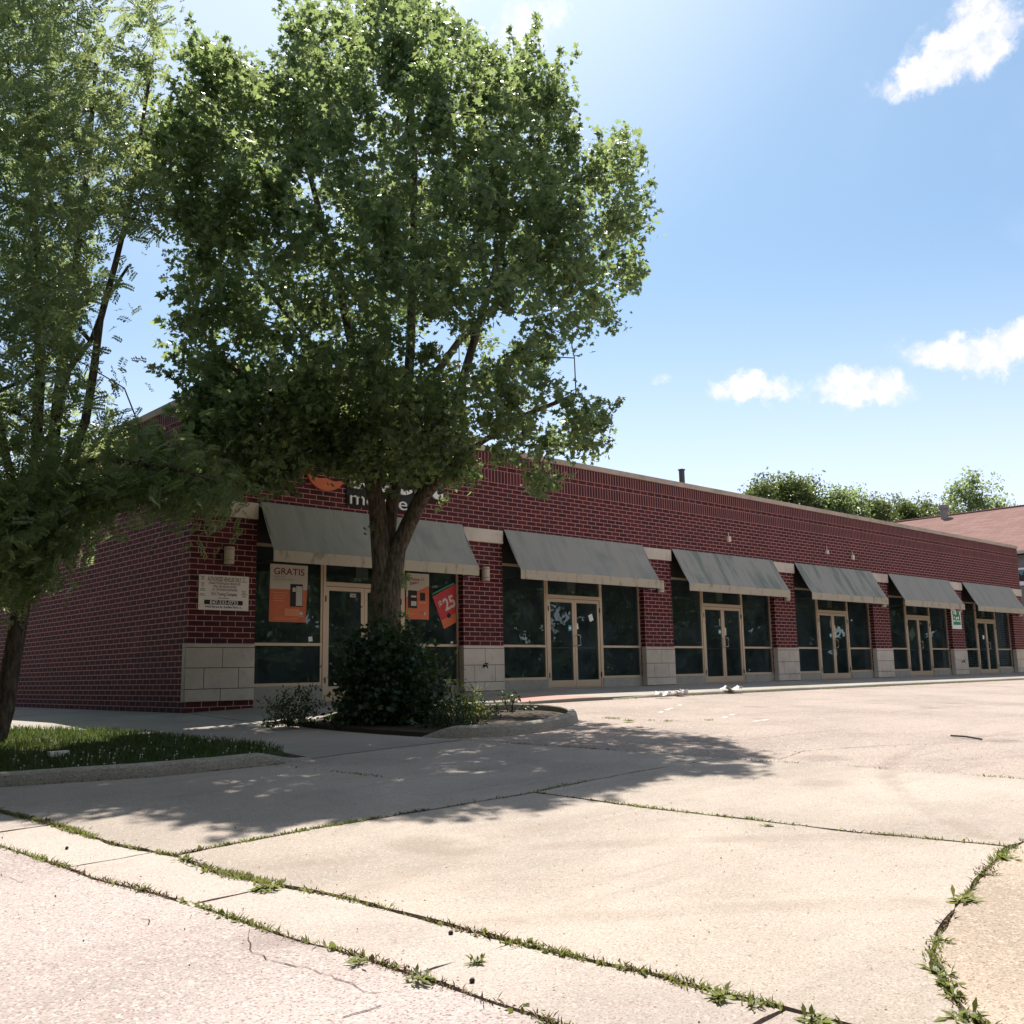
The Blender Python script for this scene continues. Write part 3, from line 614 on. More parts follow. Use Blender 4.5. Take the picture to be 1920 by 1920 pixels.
# shop letters over the first awning
t = thing('shop_sign', 'white channel letters with an orange emblem on the brick wall behind the leaves', 'sign', (4.2, 0, 3.85))
mb = MB(); mb.box(3.28, 5.0, -.03, -.012, 3.80, 4.12); mb.build('backing', M['black'], t)
mb = MB(); mb.box(3.28, 5.82, -.03, -.012, 4.12, 4.85); mb.build('backing', M['black'], t)
lettering('large_letters', [('boost', 3.34, 5.76, 4.17, 4.80, 0, .02)], M['white'], t, -.085, .05)
lettering('small_letters', [('mobile', 3.34, 4.78, 3.84, 4.11, 0, -.008)], M['white'], t, -.075, .04)
mb = MB(); cx, cz = 2.78, 4.40
def blade(a0, a1, r0, r1, off):
    n = 12; o_ = []; i_ = []
    for k in range(n+1):
        a = R(a0+(a1-a0)*k/n); t_ = math.sin(math.pi*k/n); o_.append((cx+off[0]+r1*math.cos(a), cz+off[1]+r1*math.sin(a)*.8)); i_.append((cx+off[0]+(r1-(r1-r0)*t_)*math.cos(a), cz+off[1]+(r1-(r1-r0)*t_)*math.sin(a)*.8))
    for k in range(n):
        q = [o_[k], o_[k+1], i_[k+1], i_[k]]; mb.face([(x, -.06, z) for x, z in q]); mb.face([(x, -.02, z) for x, z in q][::-1])
        for A, B in ((o_[k], o_[k+1]), (i_[k+1], i_[k])): mb.face([(A[0], -.06, A[1]), (A[0], -.02, A[1]), (B[0], -.02, B[1]), (B[0], -.06, B[1])])
blade(180, 350, .12, .44, (0, 0)); mb.build('emblem_half', M['orange'], t)
mb = MB(); blade(0, 170, .12, .44, (0, .04)); mb.build('emblem_half', M['orange'], t)

# posters behind the glass of the first shop (just inside the pane)
def rectp(mb, x0, x1, z0, z1, y, th=.001): mb.box(x0, x1, y, y+th, z0, z1)
PY = GY-.006
t = thing('window_poster', 'tall white and orange poster reading GRATIS in the left shop window', 'poster', (2.12, PY, 1.43), 'posters in the first shop window')
mb = MB(); mb.face([(1.71, PY, 2.06), (2.53, PY, 2.06), (2.54, PY, 2.54), (1.71, PY, 2.54)]); mb.face([(1.71, PY+.003, 2.06), (2.53, PY+.003, 2.06), (2.54, PY+.003, 2.54), (1.71, PY+.003, 2.54)][::-1]); mb.build('upper_sheet', M['pwhite'], t)
mb = MB(); mb.face([(1.70, PY, 1.43), (2.50, PY, 1.43), (2.53, PY, 2.06), (1.71, PY, 2.06)]); mb.face([(1.70, PY+.003, 1.43), (2.50, PY+.003, 1.43), (2.53, PY+.003, 2.06), (1.71, PY+.003, 2.06)][::-1]); mb.build('lower_sheet', M['orange'], t)
lettering('headline', [('GRATIS', 1.79, 2.46, 2.34, 2.47, 0, .01)], M['purple'], t, PY-.002)
lettering('subtitle', [('SAMSUNG', 1.79, 2.02, 2.285, 2.315), ('GALAXY A20', 1.79, 2.22, 2.23, 2.262)], M['green'], t, PY-.002)
mb = MB(); rectp(mb, 2.15, 2.43, 1.73, 2.17, PY-.002); mb.build('phone_picture', M['black'], t); mb = MB(); rectp(mb, 2.28, 2.42, 1.75, 2.13, PY-.004); rectp(mb, 2.20, 2.27, 2.02, 2.10, PY-.004); mb.build('phone_screen', M['pwhite'], t)
mb = MB(); rectp(mb, 2.04, 2.36, 1.55, 1.69, PY-.002)
for k in range(4): rectp(mb, 1.79, 2.10-.03*k, 1.98-.05*k, 1.995-.05*k, PY-.002)
rectp(mb, 1.79, 2.34, 1.50, 1.51, PY-.002); rectp(mb, 1.79, 2.3, 1.47, 1.478, PY-.002); mb.build('price_band', M['paleor'], t)
mb = MB(); mb.tube([(2.40, PY-.003, 1.60), (2.40, PY-.001, 1.60)], .04, 14); rectp(mb, 2.355, 2.445, 1.535, 1.545, PY-.002); mb.build('logo', M['pwhite'], t)
t = thing('window_poster', 'poster reading iPhone 11 with two phone pictures, right of the tree trunk', 'poster', (5.25, PY, 1.55), 'posters in the first shop window')
mb = MB(); mb.face([(4.95, PY, 2.02), (5.20, PY, 2.14), (5.57, PY, 2.29), (5.57, PY, 2.54), (4.97, PY, 2.54)]); mb.build('upper_sheet', M['pwhite'], t)
mb = MB(); mb.face([(4.93, PY, 1.555), (5.56, PY, 1.555), (5.57, PY, 2.29), (5.20, PY, 2.14), (4.95, PY, 2.02)]); mb.build('lower_sheet', M['orange'], t)
lettering('headline', [('iPhone 11', 5.03, 5.43, 2.38, 2.45, 0, .01)], M['purple'], t, PY-.002); lettering('price', [('$49', 5.05, 5.22, 2.28, 2.355, 0, .01), ('99', 5.225, 5.29, 2.315, 2.355)], M['purple'], t, PY-.002)
mb = MB(); rectp(mb, 5.0, 5.24, 1.79, 2.17, PY-.002); rectp(mb, 5.32, 5.46, 1.96, 2.13, PY-.002); mb.build('phone_picture', M['black'], t)
mb = MB(); rectp(mb, 5.08, 5.22, 1.84, 1.94, PY-.004); rectp(mb, 5.08, 5.22, 2.02, 2.06, PY-.004); mb.build('phone_screen', M['pwhite'], t)
mb = MB(); rectp(mb, 5.30, 5.49, 1.90, 1.93, PY-.002); rectp(mb, 5.0, 5.2, 1.66, 1.67, PY-.002); mb.build('price_band', M['paleor'], t)
mb = MB(); mb.tube([(5.45, PY-.003, 1.68), (5.45, PY-.001, 1.68)], .03, 14); mb.build('logo', M['pwhite'], t)
t = thing('window_poster', 'tilted red pennant poster reading $25 at the right edge of the first shop window', 'poster', (6.1, GY-.006, 1.36), 'posters in the first shop window')
y = GY-.006; mb = MB(); mb.face([(5.66, y, 2.06), (5.98, y, 1.36), (6.325, y, 1.515), (6.325, y, 2.365), (6.24, y, 2.33)]); mb.build('sheet', M['red'], t)
mb = MB(); mb.face([(5.66, y-.002, 2.13), (5.65, y-.002, 2.09), (6.28, y-.002, 2.36), (6.28, y-.002, 2.40)]); mb.build('green_stripe', M['green'], t)
mb = MB(); mb.face([(5.90, y-.002, 1.54), (5.98, y-.002, 1.36), (6.325, y-.002, 1.515), (6.325, y-.002, 1.735)]); mb.build('lower_band', M['orange'], t)
lettering('price', [('$', 5.83, 5.94, 1.82, 1.98, R(24), .02), ('25', 5.96, 6.29, 1.80, 2.08, R(24), .03)], M['pwhite'], t, y-.004)
mb = MB(); mb.tube([(6.12, y-.005, 1.66), (6.12, y-.003, 1.66)], .055, 14); mb.build('dark_disc', M['black'], t)

# green and white sign on the sixth pier
t = thing('green_sign', 'small white board with dense green lettering on the sixth pier', 'sign', (XL[5]+.5, 0, 1.9))
gx0, gx1, gz0, gz1 = XL[5]+.14, XL[5]+1.02, 1.72, 2.72
gx0, gx1, gz0, gz1 = XL[5]-.05+.05, XL[5]+.86, 1.78, 2.62
mb = MB(); mb.box(gx0, gx1, -.03, -.012, gz0, gz1); mb.build('panel', M['white'], t)
wd, hd = gx1-gx0, gz1-gz0
mb = MB(); mb.box(gx0+.14*wd, gx0+.90*wd, -.034, -.031, gz0+.30*hd, gz0+.66*hd); mb.box(gx0+.10*wd, gx0+.34*wd, -.034, -.031, gz0+.66*hd, gz0+.82*hd); mb.box(gx0+.56*wd, gx0+.84*wd, -.034, -.031, gz0+.66*hd, gz0+.86*hd)
mb.box(gx0+.14*wd, gx0+.92*wd, -.034, -.031, gz0+.19*hd, gz0+.30*hd); mb.build('green_print', M['green'], t)
mb = MB()
for u0, u1, v0, v1 in ((.18,.36,.33,.42),(.42,.56,.44,.56),(.62,.76,.46,.58),(.48,.82,.34,.40),(.18,.30,.70,.77),(.22,.3,.5,.58)): mb.box(gx0+u0*wd, gx0+u1*wd, -.037, -.0345, gz0+v0*hd, gz0+v1*hd)
mb.build('pale_print', M['white'], t)

# small things on the doors
def sticker(label, x, z, wd, hd, m, ang=0.0, y=GY-.004, name='sticker', cat='sticker', par=None):
    mb = MB(); ca, sa = math.cos(ang), math.sin(ang)
    q = [(x+a*ca-b*sa, y, z+a*sa+b*ca) for a, b in ((-wd/2, -hd/2), (wd/2, -hd/2), (wd/2, hd/2), (-wd/2, hd/2))]
    mb.face(q); mb.face([(a, b+.0015, c) for a, b, c in q][::-1]); return tag(mb.build(name, m, par, None if par is not None else (x, y, z)), None if par is not None else label, None if par is not None else cat)
D = [(XR[i]+XL[i+1])/2+.02 for i in range(6)]
def teal(label, x, z, s=.13):
    t = thing('sticker', label, 'sticker', (x, GY-.004, z)); sticker(None, x, z, s, s*1.1, M['cyan'], par=t, name='backing'); sticker(None, x, z, s*.55, s*.5, M['white'], y=GY-.007, par=t, name='white_square')
teal('teal square sticker on the left door leaf of the second shop', D[1]-.14, 1.45); teal('teal square sticker on the left door leaf of the third shop', D[2]-.14, 1.45); teal('teal square sticker on the left door leaf of the fourth shop', D[3]-.16, 1.42)
sticker('tilted white paper taped high on the right door leaf of the second shop', D[1]+.63, 1.72, .15, .17, M['white'], R(20), name='paper_note', cat='paper')
sticker('small torn white paper beside the centre stile of the second shop door', D[1]+.12, 1.50, .07, .14, M['white'], R(10), name='paper_note', cat='paper')
sticker('pale notice above the handle of the third shop door', D[2]+.12, 1.46, .12, .22, M['cream'], 0, name='paper_note', cat='paper')
sticker('thin white decal strip high on the left leaf of the third shop door', D[2]-.12, 1.72, .05, .22, M['kick'], 0, name='decal', cat='sticker')
sticker('thin decal strip on the left leaf of the fourth shop door', D[3]-.12, 1.80, .05, .24, M['kick'], 0, name='decal', cat='sticker')
sticker('pale notice above the handle of the fourth shop door', D[3]+.12, 1.45, .11, .2, M['cream'], 0, name='paper_note', cat='paper')
sticker('small round cream decal on the right leaf of the fourth shop door', D[3]+.12, 1.72, .08, .08, M['cream'], 0, name='decal', cat='sticker')
sticker('white square note on the left leaf of the farthest shop door', D[5]-.3, 1.5, .16, .16, M['white'], 0, name='paper_note', cat='paper')
sticker('tall pale paper on the left leaf of the fifth shop door', D[4]-.45, 1.55, .42, .34, M['cream'], R(38), y=GY+.02, name='paper_note', cat='paper')
sticker('white card standing in the corner of the GRATIS poster window', 2.62, 1.11, .09, .09, M['white'], R(5), name='card', cat='card')
sticker('tiny white label low in the corner below the red pennant poster', 6.2, 1.07, .07, .04, M['white'], 0, name='label_sticker', cat='sticker')
t = thing('number_plate', 'small plate reading 2640 high on the left door leaf of the first shop', 'plate', (D[0]-.28, GY-.004, 2.0)); sticker(None, D[0]-.26, 2.0, .14, .07, M['cream'], par=t, name='plate'); lettering('digits', [('2640', D[0]-.32, D[0]-.20, 1.98, 2.02, 0, .01)], M['ink'], t, GY-.007)
# door stop, spigots, junction boxes, roof post
for lab, x, z in (('dark hose spigot on the stone base of the second pier', XL[1]+.56, .55), ('dark hose spigot on the stone base of the sixth pier', XL[5]+.6, .5)):
    mb = MB(); mb.tube([(x, -.03, z), (x, -.13, z), (x, -.15, z-.05)], .016, 8); mb.tube([(x-.045, -.115, z+.05), (x+.045, -.115, z+.05)], .014, 8); mb.tube([(x, -.115, z), (x, -.115, z+.05)], .008, 6); mb.tube([(x, -.032, z), (x, -.04, z)], .035, 10)
    tag(mb.build('hose_spigot', M['black'], None, (x, -.03, z)), lab, 'spigot', 'hose spigots on the stone bases')
for lab, x, z, h in (('tall white junction box on the brick above the third awning', 16.6, 4.08, .16), ('leftmost small white junction box above the fourth awning', 22.2, 4.1, .12), ('rightmost white junction box with conduit stub above the fourth awning', 23.9, 4.02, .16)):
    mb = MB(); mb.box(x-.06, x+.06, -.07, 0, z, z+h); mb.tube([(x, -.03, z+h), (x, -.03, z+h+.12)], .014, 6); tag(mb.build('junction_box', M['cream'], None, (x, 0, z)), lab, 'box', 'junction boxes on the brick')
mb = MB(); mb.box(15.80, 15.92, .95, 1.07, 5.1, 6.30); mb.box(15.78, 15.94, .93, 1.09, 6.30, 6.335); tag(mb.build('roof_post', M['darkalu'], None, (15.86, 1.0, 5.1)), 'short dark square post standing up behind the roof coping', 'post')

# ------------------------------------------------------------------ house beyond the right end
h = thing('shingled_building', 'building with a large red brown shingle roof beyond the right end of the brick shops', 'building', (54, 6, 0))
ey, ez, rx, rz_ = 46.0, 6.25, 54.0, 9.62
y0, y1 = -4.0, 26.0
L = math.hypot(rx-ey, rz_-ez); mb = MB()
mb.face([(ey-.4, y0, ez-.17), (rx, y0, rz_), (rx, y1, rz_), (ey-.4, y1, ez-.17)], [(y0, 0), (y0, L), (y1, L), (y1, 0)])
mb.face([(rx, y0, rz_), (62.4, y0, ez-.17), (62.4, y1, ez-.17), (rx, y1, rz_)], [(y0, 0), (y0, L), (y1, L), (y1, 0)])
mb.face([(ey-.4, y0, ez-.27), (ey-.4, y1, ez-.27), (rx, y1, rz_-.1), (rx, y0, rz_-.1)]); mb.face([(ey-.4, y0, ez-.27), (ey-.4, y0, ez-.17), (ey-.4, y1, ez-.17), (ey-.4, y1, ez-.27)])
rf = mb.build('roof', M['shingle'], h); mb = MB(); mb.tube([(rx, y0, rz_), (rx, y1, rz_)], .09, 8); mb.build('ridge_cap', M['shingle'], rf)
mb = MB(); mb.box(46, 62, y0+.3, y1-.3, -.5, ez-.32); mb.build('wall', M['siding'], h)
mb = MB(); mb.box(ey-.5, ey-.38, y0, y1, ez-.30, ez-.15); mb.build('gutter', M['lamp'], h)
mb = MB(); mb.box(45.9, 46, .6, 2.75, 4.35, 4.55); mb.box(45.9, 46, .6, 2.75, 5.15, 5.25); mb.box(45.9, 46, 2.55, 2.75, 4.55, 5.15); wf = mb.build('window', M['white'], h); mb = MB(); mb.box(45.93, 45.96, .6, 2.55, 4.55, 5.15); mb.build('pane', M['glass'], wf)
pv = (53.5, 9.3, 9.4); mb = MB(); mb.tube([(53.5, 9.3, 9.3), (53.5, 9.3, 10.0)], .22, 12); mb.tube([(53.5, 9.3, 10.0), (53.5, 9.3, 10.22)], .30, 12); mb.build('vent_pipe', M['siding'], rf)

# ------------------------------------------------------------------ vegetation
def at_dist(px, py, D):
    d = direction(px, py); return CAM + d*(D/math.hypot(d[0], d[1]))
def skeleton(stems, targets, wob=.08, down=.6):
    """stems: list of polylines (points) each starting at / near an existing node; returns nodes, parent index"""
    N = []; Pn = []
    for si, st in enumerate(stems):
        prev = -1
        if si: prev = int(np.argmin([np.linalg.norm(np.array(n)-st[0]) for n in N]))
        for k, p in enumerate(st):
            if k == 0 and si: continue
            N.append(np.array(p, float)); Pn.append(prev if (k == 0 or (k == 1 and si)) else len(N)-2)
            prev = len(N)-1
    nfix = len(N)
    base = N[0]; order = sorted(range(len(targets)), key=lambda i: np.linalg.norm(targets[i]-N[nfix//2]))
    A = np.zeros((nfix+len(targets)*4, 3)); A[:nfix] = N; cnt = nfix; minz = base[2]+1.2
    for i in order:
        t = targets[i]; d = t-A[:cnt]; L = np.linalg.norm(d, axis=1)
        cost = L*(1+down*np.maximum(0, -d[:, 2]/(L+1e-6)))+np.where(A[:cnt, 2] < minz, 50, 0)
        j = int(np.argmin(cost)); a = A[j]; seg_ = max(1, min(4, int(L[j]/.35))); prev = j
        for k in range(1, seg_+1):
            s = k/seg_; p = a+(t-a)*s; 
            if k < seg_: p = p+nr.normal(0, wob*L[j]*.5, 3); p[2] += .10*L[j]*math.sin(math.pi*s)
            A[cnt] = p; N.append(p); Pn.append(prev); prev = cnt; cnt += 1
    return N, Pn, nfix
def wood(name, N, Pn, nfix, fixr, tip, ex, m, parent, sides=6):
    n = len(N); rad = np.zeros(n)
    for i in range(n-1, -1, -1):
        if rad[i] == 0: rad[i] = tip**ex
        p = Pn[i]
        if p >= 0: rad[p] = (rad[p] if rad[p] else 0)+rad[i]
    r = rad**(1/ex)
    for i in range(min(nfix, len(fixr))): r[i] = fixr[i]
    for i in range(nfix, n): r[i] = min(r[i], r[Pn[i]]*.8)
    V = []; Fc = []
    for i in range(n):
        p = Pn[i]
        if p < 0: continue
        a, b = N[p], N[i]; t = b-a; L = np.linalg.norm(t)
        if L < 1e-4: continue
        t = t/L; k = 10 if i < nfix else (6 if r[i] > .02 else 4); k = max(k, 4) if i >= nfix else 12
        u = np.cross(t, (0, 0, 1) if abs(t[2]) < .9 else (1, 0, 0)); u /= np.linalg.norm(u); v_ = np.cross(t, u)
        an = np.arange(k)*2*np.pi/k; c, s_ = np.cos(an)[:, None], np.sin(an)[:, None]; ra = r[p] if (i < nfix or r[p] < r[i]*1.6) else r[i]*1.3
        i0 = len(V); V += list(a+(c*u+s_*v_)*ra)+list(b+t*min(.03, r[i]*.5)+(c*u+s_*v_)*r[i])
        Fc += [(i0+j, i0+(j+1) % k, i0+k+(j+1) % k, i0+k+j) for j in range(k)]
    return npmesh(name, np.array(V), np.array(Fc), m, parent, smooth=True)
def frames(n, up=.35, wind=None, ws=0.6):
    """random leaf frames: axis (towards the tip) and normal"""
    ax = nr.normal(0, 1, (n, 3)); ax[:, 2] -= .45
    if wind is not None: ax += np.array(wind)*ws*2
    ax /= np.linalg.norm(ax, axis=1)[:, None]
    no = nr.normal(0, 1, (n, 3)); no[:, 2] += up*3; no -= (no*ax).sum(1)[:, None]*ax; no /= np.linalg.norm(no, axis=1)[:, None]
    return ax, no, np.cross(ax, no)
MAPLE = np.array([(0, 0), (.10, .22), (.46, .12), (.36, .34), (.62, .62), (.26, .58), (0, 1.05), (-.26, .58), (-.62, .62), (-.36, .34), (-.46, .12), (-.10, .22)])
def leaves(name, Pt, size, m, parent=None, shape=MAPLE, up=.35, wind=None, ws=.6, org=(0, 0, 0), curl=.12):
    n = len(Pt); ax, no, si = frames(n, up, wind, ws); sz = size*nr.uniform(.5, 1.3, n)[:, None]*nr.uniform(.85, 1.1, n)[:, None]
    k = len(shape); cen = Pt+ax*sz*.42-no*sz*curl*.3
    V = np.zeros((n, k+1, 3)); V[:, 0] = cen
    for j, (u, v_) in enumerate(shape): V[:, j+1] = Pt+si*sz*u+ax*sz*v_+no*sz*(curl*(abs(u)*1.4)-curl*.3)
    base = (np.arange(n)*(k+1))[:, None, None]; tri = np.array([(0, j+1, (j+1) % k+1) for j in range(k)])[None]
    return npmesh(name, V.reshape(-1, 3), (base+tri).reshape(-1, 3), m, parent, org)
DIAM = np.array([(0, 0), (.22, .35), (.12, .8), (0, 1.0), (-.12, .8), (-.22, .35)])
def fronds(name, Pt, length, m, parent, wind=None, ws=.6, pairs=8, lw=.28):
    n = len(Pt); ax, no, si = frames(n, .25, wind, ws); L = length*nr.uniform(.6, 1.25, n); V = []; 
    out = np.zeros((n, pairs*2, 4, 3))
    for j in range(pairs):
        s = (j+1)/(pairs+.5); droop = -.22*s*s
        c = Pt+ax*(L*s)[:, None]; c[:, 2] += droop*L
        for q, sg in enumerate((-1, 1)):
            ll = (L*lw*(1-.35*abs(s-.5)))[:, None]; d = si*sg*.85+ax*.45; d = d/np.linalg.norm(d, axis=1)[:, None]+no*nr.normal(0, .25, (n, 1)); wv = np.cross(d, no); wv /= np.linalg.norm(wv, axis=1)[:, None]
            out[:, j*2+q, 0] = c; out[:, j*2+q, 1] = c+d*ll*.5+wv*ll*.30; out[:, j*2+q, 2] = c+d*ll; out[:, j*2+q, 3] = c+d*ll*.5-wv*ll*.24
    Vv = out.reshape(-1, 3); Fc = np.arange(len(Vv)).reshape(-1, 4); return npmesh(name, Vv, Fc, m, parent)
def poly_dist(p, poly):
    best = 1e9
    for a, b in zip(poly, poly[1:]+poly[:1]):
        ax, ay = b[0]-a[0], b[1]-a[1]; t = max(0, min(1, ((p[0]-a[0])*ax+(p[1]-a[1])*ay)/(ax*ax+ay*ay+1e-9))); best = min(best, math.hypot(p[0]-a[0]-ax*t, p[1]-a[1]-ay*t))
    return best
def crown_points(poly, D, n, R0, mind, shell=.6, keep=None):
    """points through the volume of a crown whose front outline is poly; thickness grows away from the outline"""
    xs = [p[0] for p in poly]; ys = [p[1] for p in poly]; out = []; tries = 0; s = D/F
    while len(out) < n and tries < n*60:
        tries += 1; p = (rnd.uniform(min(xs), max(xs)), rnd.uniform(min(ys), max(ys)))
        if not inside(p, poly): continue
        dm = poly_dist(p, poly)*s
        if dm < .05: continue
        h = math.sqrt(max(0, 2*R0*min(dm, R0)-min(dm, R0)**2)); z = rnd.uniform(-1, 1); z = math.copysign(abs(z)**shell, z)*h
        if keep and not keep(p, z): continue
        q = at_dist(p[0], p[1], D+z)
        if out and min(np.sum((np.array(out[-400:])-q)**2, axis=1)) < mind*mind: continue
        out.append(q)
    return out

# ---- the large maple in the island
mt = thing('maple_tree', 'large full maple with forked dark trunk growing from the planted island', 'tree', (1.73, -3.58, -.25))
P_ = at_dist; DM = 16.25
stems = [[np.array((1.74,-3.58,-.35)), np.array((1.73,-3.56,.2)), P_(723,1200,DM), P_(722,1120,DM), P_(718,1075,DM), P_(712,1000,DM), P_(706,940,DM), P_(692,880,DM-.1), P_(690,800,DM-.2), P_(672,700,DM-.3), P_(640,560,DM-.5), P_(600,400,DM-.6), P_(560,250,DM-.5)],
         [P_(722,1100,DM), P_(745,1030,DM), P_(765,985,DM), P_(792,930,DM-.1), P_(812,880,DM-.1), P_(835,830,DM), P_(860,740,DM+.1), P_(900,600,DM+.2), P_(945,450,DM+.3), P_(970,300,DM+.3)],
         [P_(720,1085,DM+.1), P_(726,1020,DM+.15), P_(734,950,DM+.2), P_(748,880,DM+.2), P_(762,780,DM+.2), P_(770,640,DM+.2), P_(775,480,DM+.2), P_(778,300,DM+.1), P_(770,150,DM)],
         [P_(795,928,DM-.1), P_(870,850,DM-.6), P_(980,780,DM-1.0), P_(1080,740,DM-1.2)],
         [P_(692,880,DM-.1), P_(610,800,DM-.7), P_(500,730,DM-1.1), P_(420,680,DM-1.2)],
         [P_(748,880,DM+.2), P_(680,760,DM+1), P_(580,640,DM+1.8), P_(480,520,DM+2.2)],
         [P_(762,780,DM+.2), P_(860,640,DM+1.2), P_(980,520,DM+2.0), P_(1090,420,DM+2.0)]]
fr_ = [.30, .265, .245, .25, .17, .155, .14, .12, .10, .08, .065, .05, .035,  .14, .135, .125, .11, .10, .08, .065, .05, .035,  .13, .11, .10, .09, .08, .065, .05, .035,  .05, .04, .03,  .05, .04, .03, .06, .045, .035, .06, .045, .035]
crown = [(352,60),(420,80),(505,105),(530,80),(560,-10),(625,-30),(700,-40),(790,-20),(850,15),(900,45),(960,55),(1010,75),(1045,110),(1065,160),(1085,230),(1095,285),(1085,330),(1130,270),(1165,215),(1205,245),(1205,300),(1190,330),(1215,395),(1230,460),(1215,530),(1170,560),(1150,590),(1225,618),(1185,645),(1165,655),(1150,710),(1105,690),(1120,740),(1145,780),(1143,825),(1100,850),(1055,870),(1045,920),(1000,930),(990,880),(950,890),(900,900),(870,915),(845,890),(800,880),(770,895),(700,860),(660,895),(640,888),(600,872),(555,905),(530,930),(480,915),(430,880),(395,850),(370,800),(385,760),(345,690),(332,620),(350,560),(320,480),(300,400),(255,300),(235,215),(290,190),(330,170),(340,110)]
crown = [(x, y+24) if y < 160 else ((x, y+14) if y < 330 else (x, y)) for x, y in crown]
crown = [(x-(8 if x > 1040 else 0)+(18 if x < 345 else 0), y) for x, y in crown]
def keepm(p, z):
    # thinner right/lower side with sky holes, dense left and centre
    if p[0] > 900 and 480 < p[1] < 900: return rnd.random() < .55
    if p[0] > 1090: return rnd.random() < .75
    if 740 < p[0] < 900 and 560 < p[1] < 860: return rnd.random() < .6
    return True
tg = crown_points(crown, DM, 1020, 4.1, .19, .62, keepm)
lowc = [(350,690),(620,700),(860,720),(875,860),(845,900),(770,905),(700,898),(645,885),(620,850),(575,848),(535,885),(480,905),(430,880),(392,850),(375,800),(385,760)]
tg += crown_points(lowc, DM-.2, 250, 3.2, .17, .9)
# leafy shoots standing out of the crown, swept by the wind
shoots = []
for q in [t_ for t_ in tg if rnd.random() < .34]:
    rad_ = q-np.array((1.4, -3.4, 6.2)); rad_ /= np.linalg.norm(rad_); dsh = rad_*.8+np.array((0, 0, .55))-CR*.35+nr.normal(0, .25, 3); dsh /= np.linalg.norm(dsh); Ls = rnd.uniform(.3, .8)
    for k in range(1, 5): shoots.append((q+dsh*Ls*k/4, .11-.02*k))
N, Pn, nf = skeleton(stems, tg)
wood('trunk', N, Pn, nf, fr_, .007, 2.2, M['bark'], mt)
tgt = np.array(tg); nl = 74
which = np.repeat(np.arange(len(tgt)), nl); sg = nr.uniform(.09, .22, len(tgt))[which][:, None]
pts = tgt[which]+gauss(len(which), 3)*sg*np.array((1, 1, .85))
sh_ = np.repeat(np.array([q for q, _ in shoots]), 11, 0); shs = np.repeat(np.array([g for _, g in shoots]), 11)[:, None]
pts = np.concatenate([pts, sh_+gauss(*sh_.shape)*shs])
wind = -CR*.8+np.array((0, 0, .25))
leaves('crown', pts, .108, M['maple'], mt, wind=wind, ws=.5)
# leaf sprigs on the trunk
sp = np.array([P_(693, 992, DM-.25), P_(690, 985, DM-.25), P_(758, 1085, DM-.3), P_(757, 1150, DM-.3), P_(762, 1178, DM-.3)])
for q in (sp[0], sp[2], sp[3]): leaves('sprig', np.tile(q, (8, 1))+gauss(8, 3)*.045, .11, M['maple'], mt)

# ---- the honey locust at the left
lt = thing('locust_tree', 'feathery honey locust with several slender trunks leaning in at the left edge', 'tree', (-3.66, -2.3, -.36))
DL = 15.0
stems = [[np.array((-3.72,-2.35,-.45)), P_(8,1330,DL), P_(22,1240,DL), P_(38,1150,DL), P_(50,1080,DL), P_(60,980,DL), P_(66,900,DL), P_(70,800,DL), P_(75,700,DL), P_(74,600,DL), P_(70,480,DL-.2), P_(60,340,DL-.3), P_(50,180,DL-.4)],
         [P_(55,1040,DL), P_(85,960,DL), P_(96,880,DL), P_(104,790,DL), P_(116,690,DL), P_(130,610,DL), P_(140,520,DL), P_(150,420,DL), P_(168,280,DL), P_(180,120,DL)],
         [P_(85,960,DL), P_(125,880,DL+.3), P_(160,790,DL+.4), P_(175,700,DL+.4), P_(188,600,DL+.4), P_(215,500,DL+.3), P_(240,400,DL+.3), P_(262,260,DL), P_(285,120,DL)],
         [P_(104,790,DL), P_(130,690,DL+.6), P_(170,640,DL+.8), P_(200,560,DL+.9), P_(240,500,DL+1)],
         [P_(50,1080,DL), P_(30,940,DL-.6), P_(0,800,DL-.9), P_(-40,650,DL-1.2), P_(-80,450,DL-1.4)],
         [P_(125,880,DL+.3), P_(190,860,DL-.4), P_(260,870,DL-1.0), P_(330,880,DL-1.5), P_(400,900,DL-1.9)],
         [P_(150,420,DL), P_(100,300,DL-.4), P_(20,150,DL-.8)]]
fr2 = [.15, .13, .12, .115, .105, .085, .08, .075, .07, .06, .05, .038, .025,  .09, .085, .08, .07, .06, .05, .045, .035, .025,  .07, .065, .06, .05, .045, .035, .03, .02,  .04, .035, .03, .02,  .06, .05, .04, .03,  .035, .03, .022, .015,  .03, .025, .02]
crownL = [(-420,-260),(300,-160),(310,0),(322,60),(300,140),(270,210),(300,300),(330,400),(335,500),(320,600),(340,690),(290,730),(250,770),(300,790),(350,830),(420,860),(470,905),(440,940),(380,935),(350,990),(320,930),(250,900),(190,900),(150,930),(120,990),(105,1060),(70,1090),(20,1075),(-60,1110),(-420,1050)]
def keepl(p, z):
    if p[1] > 800 and p[0] > 150: return True
    if 170 < p[0] < 360 and 430 < p[1] < 780: return rnd.random() < .13
    if p[0] > 200 and p[1] < 260: return rnd.random() < .5
    if p[1] > 940 and p[0] > -60: return True
    if p[0] < -60: return rnd.random() < .6
    return rnd.random() < .85
tg = crown_points(crownL, DL-.3, 900, 3.0, .20, .8, keepl)
N, Pn, nf = skeleton(stems, tg, .14)
wood('trunk', N, Pn, nf, fr2, .0055, 2.2, M['bark2'], lt)
tg += crown_points([(-60,930),(150,900),(330,850),(460,890),(430,940),(330,935),(180,960),(120,1040),(70,1100),(0,1095),(-60,1090)], DL-.9, 170, 1.6, .15, 1)
N, Pn, nf = skeleton(stems, tg, .14)
